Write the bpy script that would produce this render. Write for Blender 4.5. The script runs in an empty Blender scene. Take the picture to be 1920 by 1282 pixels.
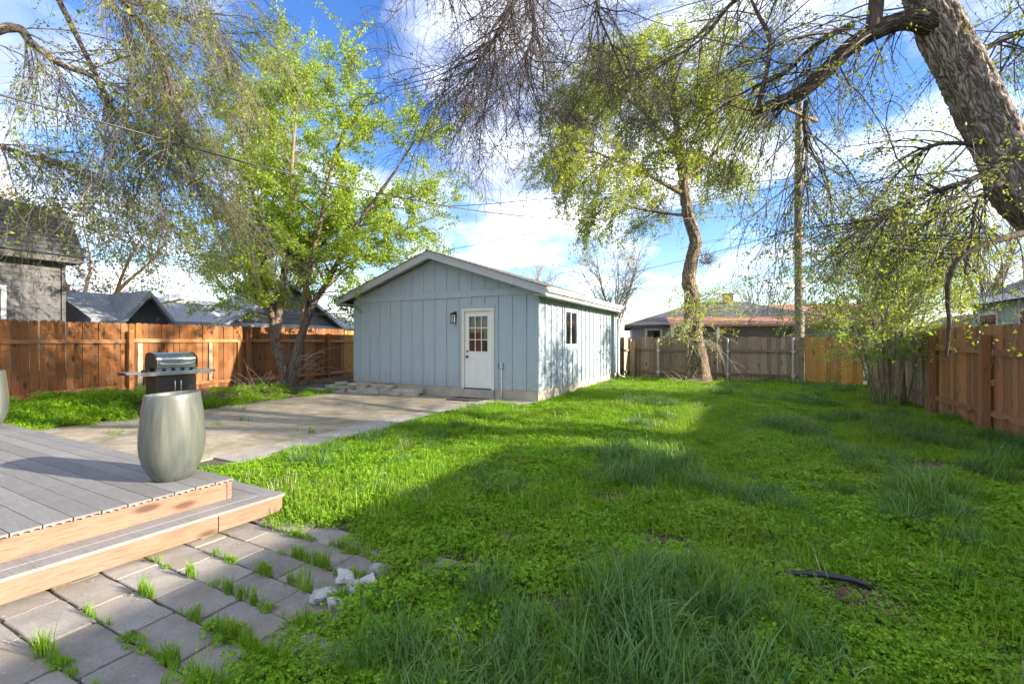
import bpy, math, random
import numpy as np
from mathutils import Vector, Matrix, noise as mnoise

# ------------------------------------------------------------------ camera, sky, sun, exposure
scene = bpy.context.scene
COL = scene.collection
EYE = 1.48
FPX = 850.0            # focal length in pixels of the 1920 px wide photograph
cam_data = bpy.data.cameras.new('camera')
cam_data.sensor_width = 36.0
cam_data.lens = 36.0 * FPX / 1920.0
cam_data.shift_y = -0.0016
cam_data.clip_start = 0.05
cam_data.clip_end = 2000.0
cam = bpy.data.objects.new('camera', cam_data)
cam.location = (0, 0, EYE)
cam.rotation_euler = (math.radians(90), 0, 0)
COL.objects.link(cam)
scene.camera = cam

SUN_EL = math.radians(21.0)
SUN_AZ = (0.96, -0.28)
_n = math.hypot(*SUN_AZ)
TO_SUN = Vector((SUN_AZ[0] / _n * math.cos(SUN_EL), SUN_AZ[1] / _n * math.cos(SUN_EL), math.sin(SUN_EL)))

world = bpy.data.worlds.new('World')
scene.world = world
world.use_nodes = True
wn, wl = world.node_tree.nodes, world.node_tree.links
wn.clear()
w_out = wn.new('ShaderNodeOutputWorld')
w_bg = wn.new('ShaderNodeBackground')
w_bg.inputs['Strength'].default_value = 0.15
sky = wn.new('ShaderNodeTexSky')
sky.sky_type = 'NISHITA'
sky.sun_disc = False
sky.sun_elevation = SUN_EL
sky.sun_rotation = math.atan2(TO_SUN.x, TO_SUN.y)
sky.air_density = 1.0
sky.dust_density = 0.3
sky.ozone_density = 1.6
w_hs = wn.new('ShaderNodeHueSaturation')
w_hs.inputs['Hue'].default_value = 0.517
w_hs.inputs['Saturation'].default_value = 1.32
w_hs.inputs['Value'].default_value = 0.76
wl.new(sky.outputs[0], w_hs.inputs['Color'])
w_tc = wn.new('ShaderNodeTexCoord')
w_sep = wn.new('ShaderNodeSeparateXYZ')
wl.new(w_tc.outputs['Generated'], w_sep.inputs[0])
w_add = wn.new('ShaderNodeMath'); w_add.operation = 'ADD'; w_add.inputs[1].default_value = 0.22
w_abs = wn.new('ShaderNodeMath'); w_abs.operation = 'ABSOLUTE'
wl.new(w_sep.outputs['Z'], w_abs.inputs[0]); wl.new(w_abs.outputs[0], w_add.inputs[0])
w_dx = wn.new('ShaderNodeMath'); w_dx.operation = 'DIVIDE'
w_dy = wn.new('ShaderNodeMath'); w_dy.operation = 'DIVIDE'
wl.new(w_sep.outputs['X'], w_dx.inputs[0]); wl.new(w_add.outputs[0], w_dx.inputs[1])
wl.new(w_sep.outputs['Y'], w_dy.inputs[0]); wl.new(w_add.outputs[0], w_dy.inputs[1])
w_cmb = wn.new('ShaderNodeCombineXYZ')
wl.new(w_dx.outputs[0], w_cmb.inputs['X']); wl.new(w_dy.outputs[0], w_cmb.inputs['Y'])
w_cmb.inputs['Z'].default_value = 13.1
w_noise = wn.new('ShaderNodeTexNoise')
w_noise.inputs['Scale'].default_value = 1.15
w_noise.inputs['Detail'].default_value = 9.0
w_noise.inputs['Roughness'].default_value = 0.56
w_noise.inputs['Distortion'].default_value = 0.25
wl.new(w_cmb.outputs[0], w_noise.inputs['Vector'])
w_ramp = wn.new('ShaderNodeValToRGB')
w_ramp.color_ramp.elements[0].position = 0.45
w_ramp.color_ramp.elements[0].color = (0, 0, 0, 1)
w_ramp.color_ramp.elements[1].position = 0.65
w_ramp.color_ramp.elements[1].color = (1, 1, 1, 1)
wl.new(w_noise.outputs[0], w_ramp.inputs[0])
w_mix = wn.new('ShaderNodeMixRGB')
w_n2 = wn.new('ShaderNodeTexNoise'); w_n2.inputs['Scale'].default_value = 2.6; w_n2.inputs['Detail'].default_value = 7.0
wl.new(w_cmb.outputs[0], w_n2.inputs['Vector'])
w_r2 = wn.new('ShaderNodeValToRGB')
w_r2.color_ramp.elements[0].position = 0.36; w_r2.color_ramp.elements[0].color = (0.27, 0.285, 0.33, 1)
w_r2.color_ramp.elements[1].position = 0.62; w_r2.color_ramp.elements[1].color = (1, 1.01, 1.04, 1)
wl.new(w_n2.outputs[0], w_r2.inputs[0])
w_sc = wn.new('ShaderNodeVectorMath'); w_sc.operation = 'SCALE'; w_sc.inputs['Scale'].default_value = 8.6   # cloud radiance
wl.new(w_r2.outputs[0], w_sc.inputs[0]); wl.new(w_sc.outputs[0], w_mix.inputs['Color2'])
wl.new(w_ramp.outputs[0], w_mix.inputs['Fac'])
wl.new(w_hs.outputs[0], w_mix.inputs['Color1'])
wl.new(w_mix.outputs[0], w_bg.inputs['Color'])
wl.new(w_bg.outputs[0], w_out.inputs[0])

sun_data = bpy.data.lights.new('sun', 'SUN')
sun_data.energy = 5.0
sun_data.angle = math.radians(0.55)
sun_data.color = (1.0, 0.90, 0.76)
sun = bpy.data.objects.new('sun', sun_data)
sun.rotation_euler = TO_SUN.to_track_quat('Z', 'Y').to_euler()
sun.location = (20, -6, 20)
COL.objects.link(sun)

scene.view_settings.view_transform = 'Standard'
scene.view_settings.look = 'None'
scene.view_settings.gamma = 1.0
scene.view_settings.use_curve_mapping = False
scene.view_settings.exposure = 1.6
scene.cycles.max_bounces = 8
scene.cycles.transparent_max_bounces = 8
scene.cycles.use_denoising = True
scene.cycles.use_adaptive_sampling = True
scene.cycles.adaptive_threshold = 0.025

# ------------------------------------------------------------------ layout helpers
YAW = math.radians(-27.5)           # the lot runs askew to the view: local x = to the right, local y = away
VX = (math.cos(YAW), math.sin(YAW))
UX = (-math.sin(YAW), math.cos(YAW))
def G(v, u, z=0.0):
    return (v * VX[0] + u * UX[0], v * VX[1] + u * UX[1], z)
def px(x, y, Y):                    # a point Y metres ahead, seen at photo pixel x, y
    return ((x - 960.0) / FPX * Y, Y, EYE + (638.0 - y) / FPX * Y)
RNG = np.random.default_rng(11)
random.seed(5)

def vnoise(x, y, seed=0):           # smooth value noise, arrays in, 0..1 out
    x = np.asarray(x, float); y = np.asarray(y, float)
    xi = np.floor(x).astype(np.int64); yi = np.floor(y).astype(np.int64)
    xf = x - xi; yf = y - yi
    def h(a, b):
        n = (a * 374761393 + b * 668265263 + seed * 1442695041) & 0xffffffff
        n = ((n ^ (n >> 13)) * 1274126177) & 0xffffffff
        return ((n ^ (n >> 16)) & 0xffff) / 65535.0
    sx = xf * xf * (3 - 2 * xf); sy = yf * yf * (3 - 2 * yf)
    a = h(xi, yi) * (1 - sx) + h(xi + 1, yi) * sx
    b = h(xi, yi + 1) * (1 - sx) + h(xi + 1, yi + 1) * sx
    return a * (1 - sy) + b * sy
def fbm(x, y, seed=0, oct=3):
    s = 0; a = 1; t = 0
    for i in range(oct):
        s = s + a * vnoise(np.asarray(x) * 2 ** i, np.asarray(y) * 2 ** i, seed + i); t += a; a *= 0.5
    return s / t
def to_vu(x, y):
    return x * VX[0] + y * VX[1], x * UX[0] + y * UX[1]
def sstep(a, b, x):
    t = np.clip((x - a) / (b - a), 0, 1)
    return t * t * (3 - 2 * t)
LEFT_V, RIGHT_V, BACK_U = -13.33, 3.28, 17.94
def gz(x, y):                        # ground height
    x = np.asarray(x, float); y = np.asarray(y, float)
    v, u = to_vu(x, y)
    lawn = sstep(-5.30, -4.6, v) * (1 - sstep(3.2, 4.0, v))
    b = (fbm(x * 0.9, y * 0.9, 3) - 0.5) * 0.13 + (fbm(x * 3.1, y * 3.1, 9, 2) - 0.5) * 0.05
    pav = sstep(-1.35, -2.1, v) * sstep(3.1, 2.4, u)
    z = b * lawn * (1 - pav)
    bed = sstep(-10.5, -11.7, v)
    z = z + bed * (0.10 + 0.05 * fbm(x, y, 21)) + bed * 0.06 * sstep(7.0, 4.5, u)
    hard = sstep(-4.9, -5.5, v) * sstep(-11.0, -10.6, v)
    z = z * (1 - hard) - 0.004 * np.maximum(hard, pav)
    return z

# ------------------------------------------------------------------ mesh helpers
def raw_mesh(name, verts, faces, mat=None, smooth=False):
    """verts (N,3) array, faces (M,k) array with one k, or a list of lists"""
    me = bpy.data.meshes.new(name)
    verts = np.asarray(verts, np.float32)
    if isinstance(faces, np.ndarray):
        k = faces.shape[1]
        me.vertices.add(len(verts)); me.vertices.foreach_set('co', verts.ravel())
        me.loops.add(faces.size); me.loops.foreach_set('vertex_index', faces.astype(np.int32).ravel())
        me.polygons.add(len(faces))
        me.polygons.foreach_set('loop_start', np.arange(0, faces.size, k, dtype=np.int32))
        me.polygons.foreach_set('loop_total', np.full(len(faces), k, np.int32))
        me.update(calc_edges=True)
    else:
        me.from_pydata([tuple(map(float, v)) for v in verts], [], faces)
        me.update()
    if smooth:
        me.polygons.foreach_set('use_smooth', np.ones(len(me.polygons), bool))
    if mat is not None:
        me.materials.append(mat)
    return me
def link(name, me, parent=None, loc=(0, 0, 0), rot=(0, 0, 0), scale=None):
    o = bpy.data.objects.new(name, me)
    o.location = loc; o.rotation_euler = rot
    if scale: o.scale = scale
    if parent: o.parent = parent
    COL.objects.link(o)
    return o
def tag(o, label=None, cat=None, group=None, kind=None):
    if label: o['label'] = label
    if cat: o['category'] = cat
    if group: o['group'] = group
    if kind: o['kind'] = kind
    return o
def thing(name, label, cat, loc=(0, 0, 0), rotz=0.0, group=None):
    o = bpy.data.objects.new(name, None)
    o.empty_display_size = 0.1
    o.location = loc; o.rotation_euler = (0, 0, rotz)
    COL.objects.link(o)
    return tag(o, label, cat, group)

class MB:
    def __init__(s): s.v = []; s.f = []
    def add(s, vs, fs):
        n = len(s.v); s.v += [tuple(p) for p in vs]; s.f += [[i + n for i in f] for f in fs]; return s
    def box(s, x0, x1, y0, y1, z0, z1):
        return s.add([(x0, y0, z0), (x1, y0, z0), (x1, y1, z0), (x0, y1, z0), (x0, y0, z1), (x1, y0, z1), (x1, y1, z1), (x0, y1, z1)],
                     [[0, 3, 2, 1], [4, 5, 6, 7], [0, 1, 5, 4], [1, 2, 6, 5], [2, 3, 7, 6], [3, 0, 4, 7]])
    def prism(s, poly, a, b, axis='y'):
        """poly: 2D points; extruded along axis from a to b. axis y: (x,z), axis x: (y,z), axis z: (x,y)"""
        def P(p, t):
            return {'y': (p[0], t, p[1]), 'x': (t, p[0], p[1]), 'z': (p[0], p[1], t)}[axis]
        n = len(poly)
        vs = [P(p, a) for p in poly] + [P(p, b) for p in poly]
        fs = [list(range(n)), list(range(2 * n - 1, n - 1, -1))]
        for i in range(n):
            j = (i + 1) % n
            fs.append([i, i + n, j + n, j])
        ar = sum(poly[i][0] * poly[(i + 1) % n][1] - poly[(i + 1) % n][0] * poly[i][1] for i in range(n))
        flip = (ar > 0) == (axis != 'y')
        if (b < a): flip = not flip
        if flip: fs = [f[::-1] for f in fs]
        return s.add(vs, fs)
    def tube(s, pts, r, m=8, cap=True):
        pts = np.asarray(pts, float); k = len(pts)
        R = np.full(k, r) if np.isscalar(r) else np.asarray(r, float)
        V, F = tubes(pts[None], R[None], m)
        n = len(s.v)
        s.v += [tuple(p) for p in V]; s.f += [[int(i) + n for i in f] for f in F]
        if cap:
            s.f.append([n + i for i in range(m)][::-1]); s.f.append([n + (k - 1) * m + i for i in range(m)])
        return s
    def lathe(s, prof, m=32, c=(0, 0), axis='z'):
        n = len(s.v); k = len(prof)
        for r, z in prof:
            for i in range(m):
                a = 2 * math.pi * i / m
                p = (c[0] + r * math.cos(a), c[1] + r * math.sin(a), z)
                if axis == 'y': p = (p[0], z, p[1])
                s.v.append(p)
        for j in range(k - 1):
            for i in range(m):
                i2 = (i + 1) % m
                f = [n + j * m + i, n + j * m + i2, n + (j + 1) * m + i2, n + (j + 1) * m + i]
                s.f.append(f if axis == 'z' else f[::-1])
        return s
    def mesh(s, name, mat=None, smooth=False):
        return raw_mesh(name, s.v, s.f, mat, smooth)
    def build(s, name, mat, parent=None, loc=(0, 0, 0), rot=(0, 0, 0), smooth=False, bevel=0.0):
        o = link(name, s.mesh(name, mat, smooth), parent, loc, rot)
        if bevel:
            md = o.modifiers.new('bevel', 'BEVEL'); md.width = bevel; md.segments = 2; md.limit_method = 'ANGLE'
        return o

def norm(a):
    return a / np.maximum(np.linalg.norm(a, axis=-1, keepdims=True), 1e-9)
def tubes(P, R, m=4):
    """P (N,k,3) centre lines, R (N,k) radii -> verts, quad faces"""
    P = np.asarray(P, float); R = np.asarray(R, float)
    N, k, _ = P.shape
    T = norm(np.gradient(P, axis=1))
    pick = np.argmin(np.abs(T).max(1), 1)                 # the axis this tube never runs along
    ref = np.broadcast_to(np.eye(3)[pick][:, None], T.shape)
    A = norm(np.cross(T, ref)); B = np.cross(T, A)
    ang = np.arange(m) * 2 * np.pi / m
    V = P[:, :, None] + R[:, :, None, None] * (A[:, :, None] * np.cos(ang)[None, None, :, None] + B[:, :, None] * np.sin(ang)[None, None, :, None])
    idx = np.arange(N * k * m).reshape(N, k, m)
    a = idx[:, :-1]; b = np.roll(a, -1, axis=2); c = idx[:, 1:]; d = np.roll(c, -1, axis=2)
    F = np.stack([a, b, d, c], -1).reshape(-1, 4)
    return V.reshape(-1, 3), F
def resample(pts, radii, k):
    pts = np.asarray(pts, float); n = len(pts)
    radii = np.asarray(radii, float)
    if len(radii) != n: radii = np.interp(np.linspace(0, 1, n), np.linspace(0, 1, len(radii)), radii)
    ext = np.vstack([2 * pts[0] - pts[1], pts, 2 * pts[-1] - pts[-2]])
    t = np.linspace(0, n - 1, k); i = np.minimum(t.astype(int), n - 2); f = (t - i)[:, None]
    p0, p1, p2, p3 = ext[i], ext[i + 1], ext[i + 2], ext[i + 3]
    out = 0.5 * (2 * p1 + (p2 - p0) * f + (2 * p0 - 5 * p1 + 4 * p2 - p3) * f ** 2 + (3 * p1 - p0 - 3 * p2 + p3) * f ** 3)
    return out, np.interp(t, np.arange(n), radii)
def grow(S, D, L, k, r0, r1, wander=0.15, droop=0.0, rng=RNG, lift=0.0):
    N = len(S)
    P = np.zeros((N, k, 3)); P[:, 0] = S
    d = norm(D); st = (np.asarray(L) / (k - 1))[:, None]
    dr = np.broadcast_to(np.asarray(droop, float), (N,))
    for i in range(1, k):
        d = d + rng.normal(0, wander, (N, 3))
        d[:, 2] += lift - dr * (i / (k - 1))
        d = norm(d)
        P[:, i] = P[:, i - 1] + d * st
    R = np.asarray(r0)[:, None] * (1 - np.linspace(0, 1, k))[None] + np.asarray(r1)[:, None] * np.linspace(0, 1, k)[None]
    return P, R
def spawn(P, R, n, t0=0.1, t1=1.0, along=0.6, out=0.8, bias=(0, 0, 0), rng=RNG, weights=None):
    N, k, _ = P.shape
    Ls = np.linalg.norm(np.diff(P, axis=1), axis=2).sum(1)
    w = Ls if weights is None else Ls * weights
    i = rng.choice(N, n, p=w / w.sum())
    t = rng.uniform(t0, t1, n) * (k - 1)
    j = np.minimum(t.astype(int), k - 2); f = (t - j)[:, None]
    pos = P[i, j] * (1 - f) + P[i, j + 1] * f
    tan = norm(P[i, j + 1] - P[i, j])
    rad = R[i, j] * (1 - f[:, 0]) + R[i, j + 1] * f[:, 0]
    rnd = rng.normal(0, 1, (n, 3)); perp = norm(rnd - (rnd * tan).sum(1, keepdims=True) * tan)
    D = norm(tan * along + perp * out + np.asarray(bias))
    return pos, D, rad
def leaf_quads(C, size, rng=RNG, flat=0.0, width=0.62, axis=None):
    N = len(C)
    a = norm(rng.normal(0, 1, (N, 3)) * np.array([1, 1, 1 - flat]) if axis is None else axis + rng.normal(0, 0.6, (N, 3)))
    r = rng.normal(0, 1, (N, 3)) * np.array([1, 1, 1 - flat])
    b = norm(np.cross(a, r)) if flat == 0 else norm(np.cross(a, np.array([0, 0, 1.0]) + rng.normal(0, 1 - flat, (N, 3))))
    s = (size * rng.uniform(0.6, 1.35, N))[:, None]
    nrm = np.cross(a, b)
    V = np.stack([C, C + a * s * 0.45 + b * s * width * 0.5 + nrm * s * 0.08, C + a * s, C + a * s * 0.45 - b * s * width * 0.5 + nrm * s * 0.08], 1).reshape(-1, 3)
    return V, np.arange(N * 4).reshape(N, 4)

# ------------------------------------------------------------------ materials
def mat_new(name):
    m = bpy.data.materials.new(name); m.use_nodes = True
    nt = m.node_tree; b = nt.nodes['Principled BSDF']
    return m, nt, b
def nd(nt, t, **kw):
    n = nt.nodes.new(t)
    for k, v in kw.items():
        if k in n.inputs: n.inputs[k].default_value = v
        else: setattr(n, k, v)
    return n
def ramp(nt, fac, stops):
    r = nt.nodes.new('ShaderNodeValToRGB')
    els = r.color_ramp.elements
    while len(els) < len(stops): els.new(0.5)
    for e, (p, c) in zip(els, stops):
        e.position = p; e.color = (c[0], c[1], c[2], 1) if not np.isscalar(c) else (c, c, c, 1)
    nt.links.new(fac, r.inputs[0])
    return r.outputs[0]
def coords(nt, scale=(1, 1, 1), kind='Object'):
    tc = nt.nodes.new('ShaderNodeTexCoord'); mp = nt.nodes.new('ShaderNodeMapping')
    mp.inputs['Scale'].default_value = scale
    nt.links.new(tc.outputs[kind], mp.inputs[0])
    return mp.outputs[0]
def noise_tex(nt, vec, scale, detail=4, rough=0.55, dist=0.0):
    n = nd(nt, 'ShaderNodeTexNoise', Scale=scale, Detail=detail, Roughness=rough, Distortion=dist)
    nt.links.new(vec, n.inputs['Vector'])
    return n.outputs[0]
def mixc(nt, fac, a, b, mode='MIX'):
    n = nt.nodes.new('ShaderNodeMixRGB'); n.blend_type = mode
    for s, i in ((fac, 0), (a, 1), (b, 2)):
        if isinstance(s, (int, float)): n.inputs[i].default_value = s
        elif isinstance(s, (tuple, list)): n.inputs[i].default_value = (s[0], s[1], s[2], 1)
        else: nt.links.new(s, n.inputs[i])
    return n.outputs[0]
def bump(nt, b, h, strength=0.3, dist=0.01):
    n = nd(nt, 'ShaderNodeBump', Strength=strength, Distance=dist)
    nt.links.new(h, n.inputs['Height']); nt.links.new(n.outputs[0], b.inputs['Normal'])
def sc3(c, k): return (c[0] * k, c[1] * k, c[2] * k)

def m_plain(name, col, rough=0.6, var=0.12, scale=6.0, metal=0.0, bmp=0.08, spec=0.5, stretch=(1, 1, 1)):
    m, nt, b = mat_new(name)
    vec = coords(nt, stretch)
    f = noise_tex(nt, vec, scale, 6)
    c = ramp(nt, f, [(0.25, sc3(col, 1 - var)), (0.75, sc3(col, 1 + var))])
    nt.links.new(c, b.inputs['Base Color'])
    b.inputs['Roughness'].default_value = rough; b.inputs['Metallic'].default_value = metal
    b.inputs['Specular IOR Level'].default_value = spec
    if bmp: bump(nt, b, noise_tex(nt, vec, scale * 6, 4), bmp, 0.005)
    return m
def m_wood(name, col, grey=None, greyamt=0.35, grain='z', rough=0.75, var=0.35, knots=True, spec=0.25):
    """stained board: grain along one local axis, each board its own tone, weathered greyer in patches, knots"""
    m, nt, b = mat_new(name)
    s = {'z': (1, 1, 0.06), 'x': (0.06, 1, 1), 'y': (1, 0.06, 1)}[grain]
    oi = nt.nodes.new('ShaderNodeObjectInfo')
    tc = nt.nodes.new('ShaderNodeTexCoord')
    ofs = nd(nt, 'ShaderNodeVectorMath', operation='MULTIPLY_ADD')
    cmb = nt.nodes.new('ShaderNodeCombineXYZ')
    for i in range(3): nt.links.new(oi.outputs['Random'], cmb.inputs[i])
    ofs.inputs[1].default_value = (37.0, 53.0, 71.0)
    nt.links.new(cmb.outputs[0], ofs.inputs[0]); nt.links.new(tc.outputs['Object'], ofs.inputs[2])
    mp = nt.nodes.new('ShaderNodeMapping'); mp.inputs['Scale'].default_value = s
    nt.links.new(ofs.outputs[0], mp.inputs[0])
    g = noise_tex(nt, mp.outputs[0], 85, 5, 0.6, 0.6)
    c = ramp(nt, g, [(0.3, sc3(col, 0.62)), (0.5, col), (0.72, sc3(col, 1.22))])
    if grey is not None:
        w = noise_tex(nt, ofs.outputs[0], 1.7, 5, 0.65)
        wf = ramp(nt, w, [(0.45, 0.0), (0.72, greyamt)])
        c = mixc(nt, wf, c, mixc(nt, 1.0, grey, ramp(nt, g, [(0.3, 0.7), (0.7, 1.15)]), 'MULTIPLY'))
    v = ramp(nt, oi.outputs['Random'], [(0.0, 1 - var), (1.0, 1 + var * 0.6)])
    c = mixc(nt, 1.0, c, v, 'MULTIPLY')
    if knots:
        km = nt.nodes.new('ShaderNodeMapping')
        km.inputs['Scale'].default_value = {'z': (6, 0.2, 2.2), 'x': (2.2, 0.2, 7), 'y': (0.2, 2.2, 7)}[grain]
        nt.links.new(ofs.outputs[0], km.inputs[0])
        vo = nd(nt, 'ShaderNodeTexVoronoi', Scale=1.0); nt.links.new(km.outputs[0], vo.inputs['Vector'])
        kf = ramp(nt, vo.outputs['Distance'], [(0.12, 0.85), (0.24, 0.0)])
        c = mixc(nt, kf, c, sc3(col, 0.25))
    nt.links.new(c, b.inputs['Base Color'])
    b.inputs['Roughness'].default_value = rough; b.inputs['Specular IOR Level'].default_value = spec
    bump(nt, b, g, 0.35, 0.004)
    return m
def m_leaf(name, c0, c1, trans=0.5, tcol=None, rough=0.55):
    m, nt, b = mat_new(name)
    ge = nt.nodes.new('ShaderNodeNewGeometry')
    c = ramp(nt, ge.outputs['Random Per Island'], [(0.0, c0), (1.0, c1)])
    nt.links.new(c, b.inputs['Base Color']); b.inputs['Roughness'].default_value = rough
    b.inputs['Specular IOR Level'].default_value = 0.3
    tr = nt.nodes.new('ShaderNodeBsdfTranslucent')
    tc = mixc(nt, 1.0, c, tcol or (1.5, 1.35, 0.55), 'MULTIPLY')
    nt.links.new(tc, tr.inputs['Color'])
    mx = nd(nt, 'ShaderNodeMixShader'); mx.inputs[0].default_value = trans
    nt.links.new(b.outputs[0], mx.inputs[1]); nt.links.new(tr.outputs[0], mx.inputs[2])
    nt.links.new(mx.outputs[0], nt.nodes['Material Output'].inputs[0])
    return m
def m_bark(name, c0, c1, scale=9.0, stretch=(1, 1, 0.22), bmp=0.9, dist=0.03):
    m, nt, b = mat_new(name)
    vec = coords(nt, stretch)
    g = noise_tex(nt, vec, scale, 7, 0.65, 0.8)
    f = noise_tex(nt, coords(nt), 2.0, 3)
    c = ramp(nt, g, [(0.33, c0), (0.66, c1)])
    c = mixc(nt, ramp(nt, f, [(0.4, 0.0), (0.7, 0.35)]), c, sc3(c1, 0.75))
    nt.links.new(c, b.inputs['Base Color'])
    b.inputs['Roughness'].default_value = 0.9; b.inputs['Specular IOR Level'].default_value = 0.15
    bump(nt, b, g, bmp, dist)
    return m

def m_trunk(name, dark, mid, pale, sc=1.0):
    m, nt, b = mat_new(name)
    at = nt.nodes.new('ShaderNodeAttribute'); at.attribute_name = 'bark_co'
    mp = nt.nodes.new('ShaderNodeMapping'); mp.inputs['Scale'].default_value = (1, 1, 0.20)
    nt.links.new(at.outputs['Vector'], mp.inputs[0])
    n1 = noise_tex(nt, mp.outputs[0], 11 * sc, 7, 0.62, 2.2)
    sub = nd(nt, 'ShaderNodeMath', operation='SUBTRACT'); nt.links.new(n1, sub.inputs[0]); sub.inputs[1].default_value = 0.5
    ab = nd(nt, 'ShaderNodeMath', operation='ABSOLUTE'); nt.links.new(sub.outputs[0], ab.inputs[0])
    groove = ramp(nt, ab.outputs[0], [(0.0, 0.0), (0.05, 0.55), (0.14, 1.0)])
    fine = noise_tex(nt, at.outputs['Vector'], 60, 5, 0.7)
    c = ramp(nt, ab.outputs[0], [(0.0, dark), (0.045, mid), (0.16, pale)])
    c = mixc(nt, 1.0, c, ramp(nt, fine, [(0.3, 0.72), (0.7, 1.2)]), 'MULTIPLY')
    nt.links.new(c, b.inputs['Base Color']); b.inputs['Roughness'].default_value = 0.92; b.inputs['Specular IOR Level'].default_value = 0.12
    hgt = mixc(nt, 0.25, groove, fine)
    bump(nt, b, hgt, 1.0, 0.03)
    return m
M = {}
# siding: flat latex paint with faint brush and dust
M['siding'] = m_plain('siding_paint', (0.365, 0.43, 0.465), 0.62, 0.09, 3.0, bmp=0.12, stretch=(6, 6, 0.4))
m, nt, b = mat_new('siding_grimed')
vec = coords(nt, (6, 6, .4)); base = ramp(nt, noise_tex(nt, vec, 3.0, 6), [(.25, (.335, .395, .43)), (.75, (.395, .465, .50))])
sp = nt.nodes.new('ShaderNodeSeparateXYZ'); nt.links.new(coords(nt), sp.inputs[0])
hgt = nd(nt, 'ShaderNodeMapRange'); hgt.inputs['From Min'].default_value = .25; hgt.inputs['From Max'].default_value = .75; hgt.inputs['To Min'].default_value = 1; hgt.inputs['To Max'].default_value = 0
nt.links.new(sp.outputs['Z'], hgt.inputs[0])
gr = nd(nt, 'ShaderNodeMath', operation='MULTIPLY'); nt.links.new(hgt.outputs[0], gr.inputs[0])
nt.links.new(ramp(nt, noise_tex(nt, coords(nt), 7, 6, .7), [(.4, 0.0), (.75, .8)]), gr.inputs[1])
base = mixc(nt, gr.outputs[0], base, (.27, .24, .19))
base = mixc(nt, ramp(nt, noise_tex(nt, coords(nt, (1, 1, .12)), 5, 6, .7), [(.55, 0.0), (.8, .3)]), base, (.30, .33, .34))
nt.links.new(base, b.inputs['Base Color']); b.inputs['Roughness'].default_value = .62
bump(nt, b, noise_tex(nt, coords(nt, (8, 8, .5)), 14, 4), .15, .004); M['siding'] = m
M['trim_grey'] = m_plain('fascia_paint', (0.43, 0.44, 0.43), 0.6, 0.07, 4.0)
M['cream'] = m_plain('door_frame_paint', (0.70, 0.66, 0.55), 0.55, 0.06, 5.0)
M['door'] = m_plain('door_paint', (0.74, 0.73, 0.69), 0.42, 0.03, 3.0, bmp=0.03)
M['white'] = m_plain('white_vinyl', (0.76, 0.76, 0.75), 0.45, 0.05, 4.0, bmp=0.03)
M['black'] = m_plain('black_metal', (0.018, 0.018, 0.02), 0.42, 0.15, 8.0)
M['dark_mat'] = m_plain('dark_rubber', (0.05, 0.04, 0.035), 0.9, 0.2, 20.0)
M['galv'] = m_plain('galvanised_steel', (0.50, 0.52, 0.54), 0.45, 0.12, 9.0, metal=0.75, bmp=0.05)
M['steel'] = m_plain('brushed_steel', (0.60, 0.61, 0.62), 0.27, 0.05, 30.0, metal=0.95, bmp=0.04, stretch=(0.1, 1, 1))
M['steel_dark'] = m_plain('dark_enamel', (0.05, 0.042, 0.04), 0.33, 0.1, 8.0, metal=0.2)
M['foundation'] = m_plain('foundation_concrete', (0.40, 0.36, 0.28), 0.85, 0.22, 3.0, bmp=0.4)
M['shingle'] = m_plain('asphalt_shingle', (0.085, 0.083, 0.085), 0.92, 0.4, 12.0, bmp=0.6)
M['shingle_light'] = m_plain('grey_shingle', (0.30, 0.31, 0.33), 0.92, 0.3, 9.0, bmp=0.6)
M['roof_brown'] = m_plain('brown_roofing', (0.36, 0.17, 0.085), 0.8, 0.2, 3.0, bmp=0.3)
M['lap_grey'] = m_plain('dark_grey_siding', (0.085, 0.088, 0.10), 0.7, 0.15, 4.0, stretch=(0.3, 1, 4))
M['lap_pale'] = m_plain('pale_grey_siding', (0.33, 0.34, 0.37), 0.7, 0.1, 4.0)
M['green_wall'] = m_plain('pale_green_siding', (0.40, 0.50, 0.44), 0.7, 0.08, 3.0)
M['blue_trim'] = m_plain('slate_blue_trim', (0.25, 0.29, 0.36), 0.6, 0.1, 4.0)
M['shake'] = m_plain('grey_shakes', (0.125, 0.12, 0.118), 0.85, 0.18, 5.0, bmp=0.5, stretch=(4, 4, 0.6))  # albedo lowered to hold the foliage shade on this house
M['orange_beam'] = m_plain('yellow_paint', (0.65, 0.36, 0.03), 0.6, 0.06)
M['brick'] = m_plain('chimney_brick', (0.26, 0.12, 0.085), 0.9, 0.3, 12.0, bmp=0.5)
M['wood_left'] = m_wood('orange_stained_cedar', (0.31, 0.118, 0.035), (0.22, 0.145, 0.095), 0.6)
M['wood_left_rail'] = m_wood('orange_stained_rail', (0.44, 0.18, 0.055), (0.45, 0.36, 0.27), 0.75, 'y')
M['wood_left_post'] = m_wood('orange_stained_post', (0.40, 0.17, 0.055), (0.3, 0.2, 0.12), 0.3)
M['wood_pale'] = m_wood('weathered_pale_wood', (0.50, 0.38, 0.26), (0.5, 0.46, 0.4), 0.5)
M['wood_yellow'] = m_wood('honey_cedar', (0.52, 0.26, 0.065), (0.4, 0.28, 0.13), 0.3)
M['wood_back'] = m_wood('weathered_brown_boards', (0.29, 0.21, 0.14), (0.30, 0.265, 0.215), 0.7)
M['wood_back_rail'] = m_wood('weathered_brown_rail', (0.19, 0.135, 0.09), (0.24, 0.21, 0.17), 0.6, 'x')
M['wood_right'] = m_wood('russet_stained_boards', (0.35, 0.155, 0.068), (0.30, 0.18, 0.10), 0.5)
M['wood_right_rail'] = m_wood('russet_stained_rail', (0.34, 0.155, 0.073), (0.30, 0.18, 0.10), 0.45, 'y')
M['wood_old'] = m_wood('old_dark_boards', (0.20, 0.145, 0.085), (0.3, 0.24, 0.13), 0.6)
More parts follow.
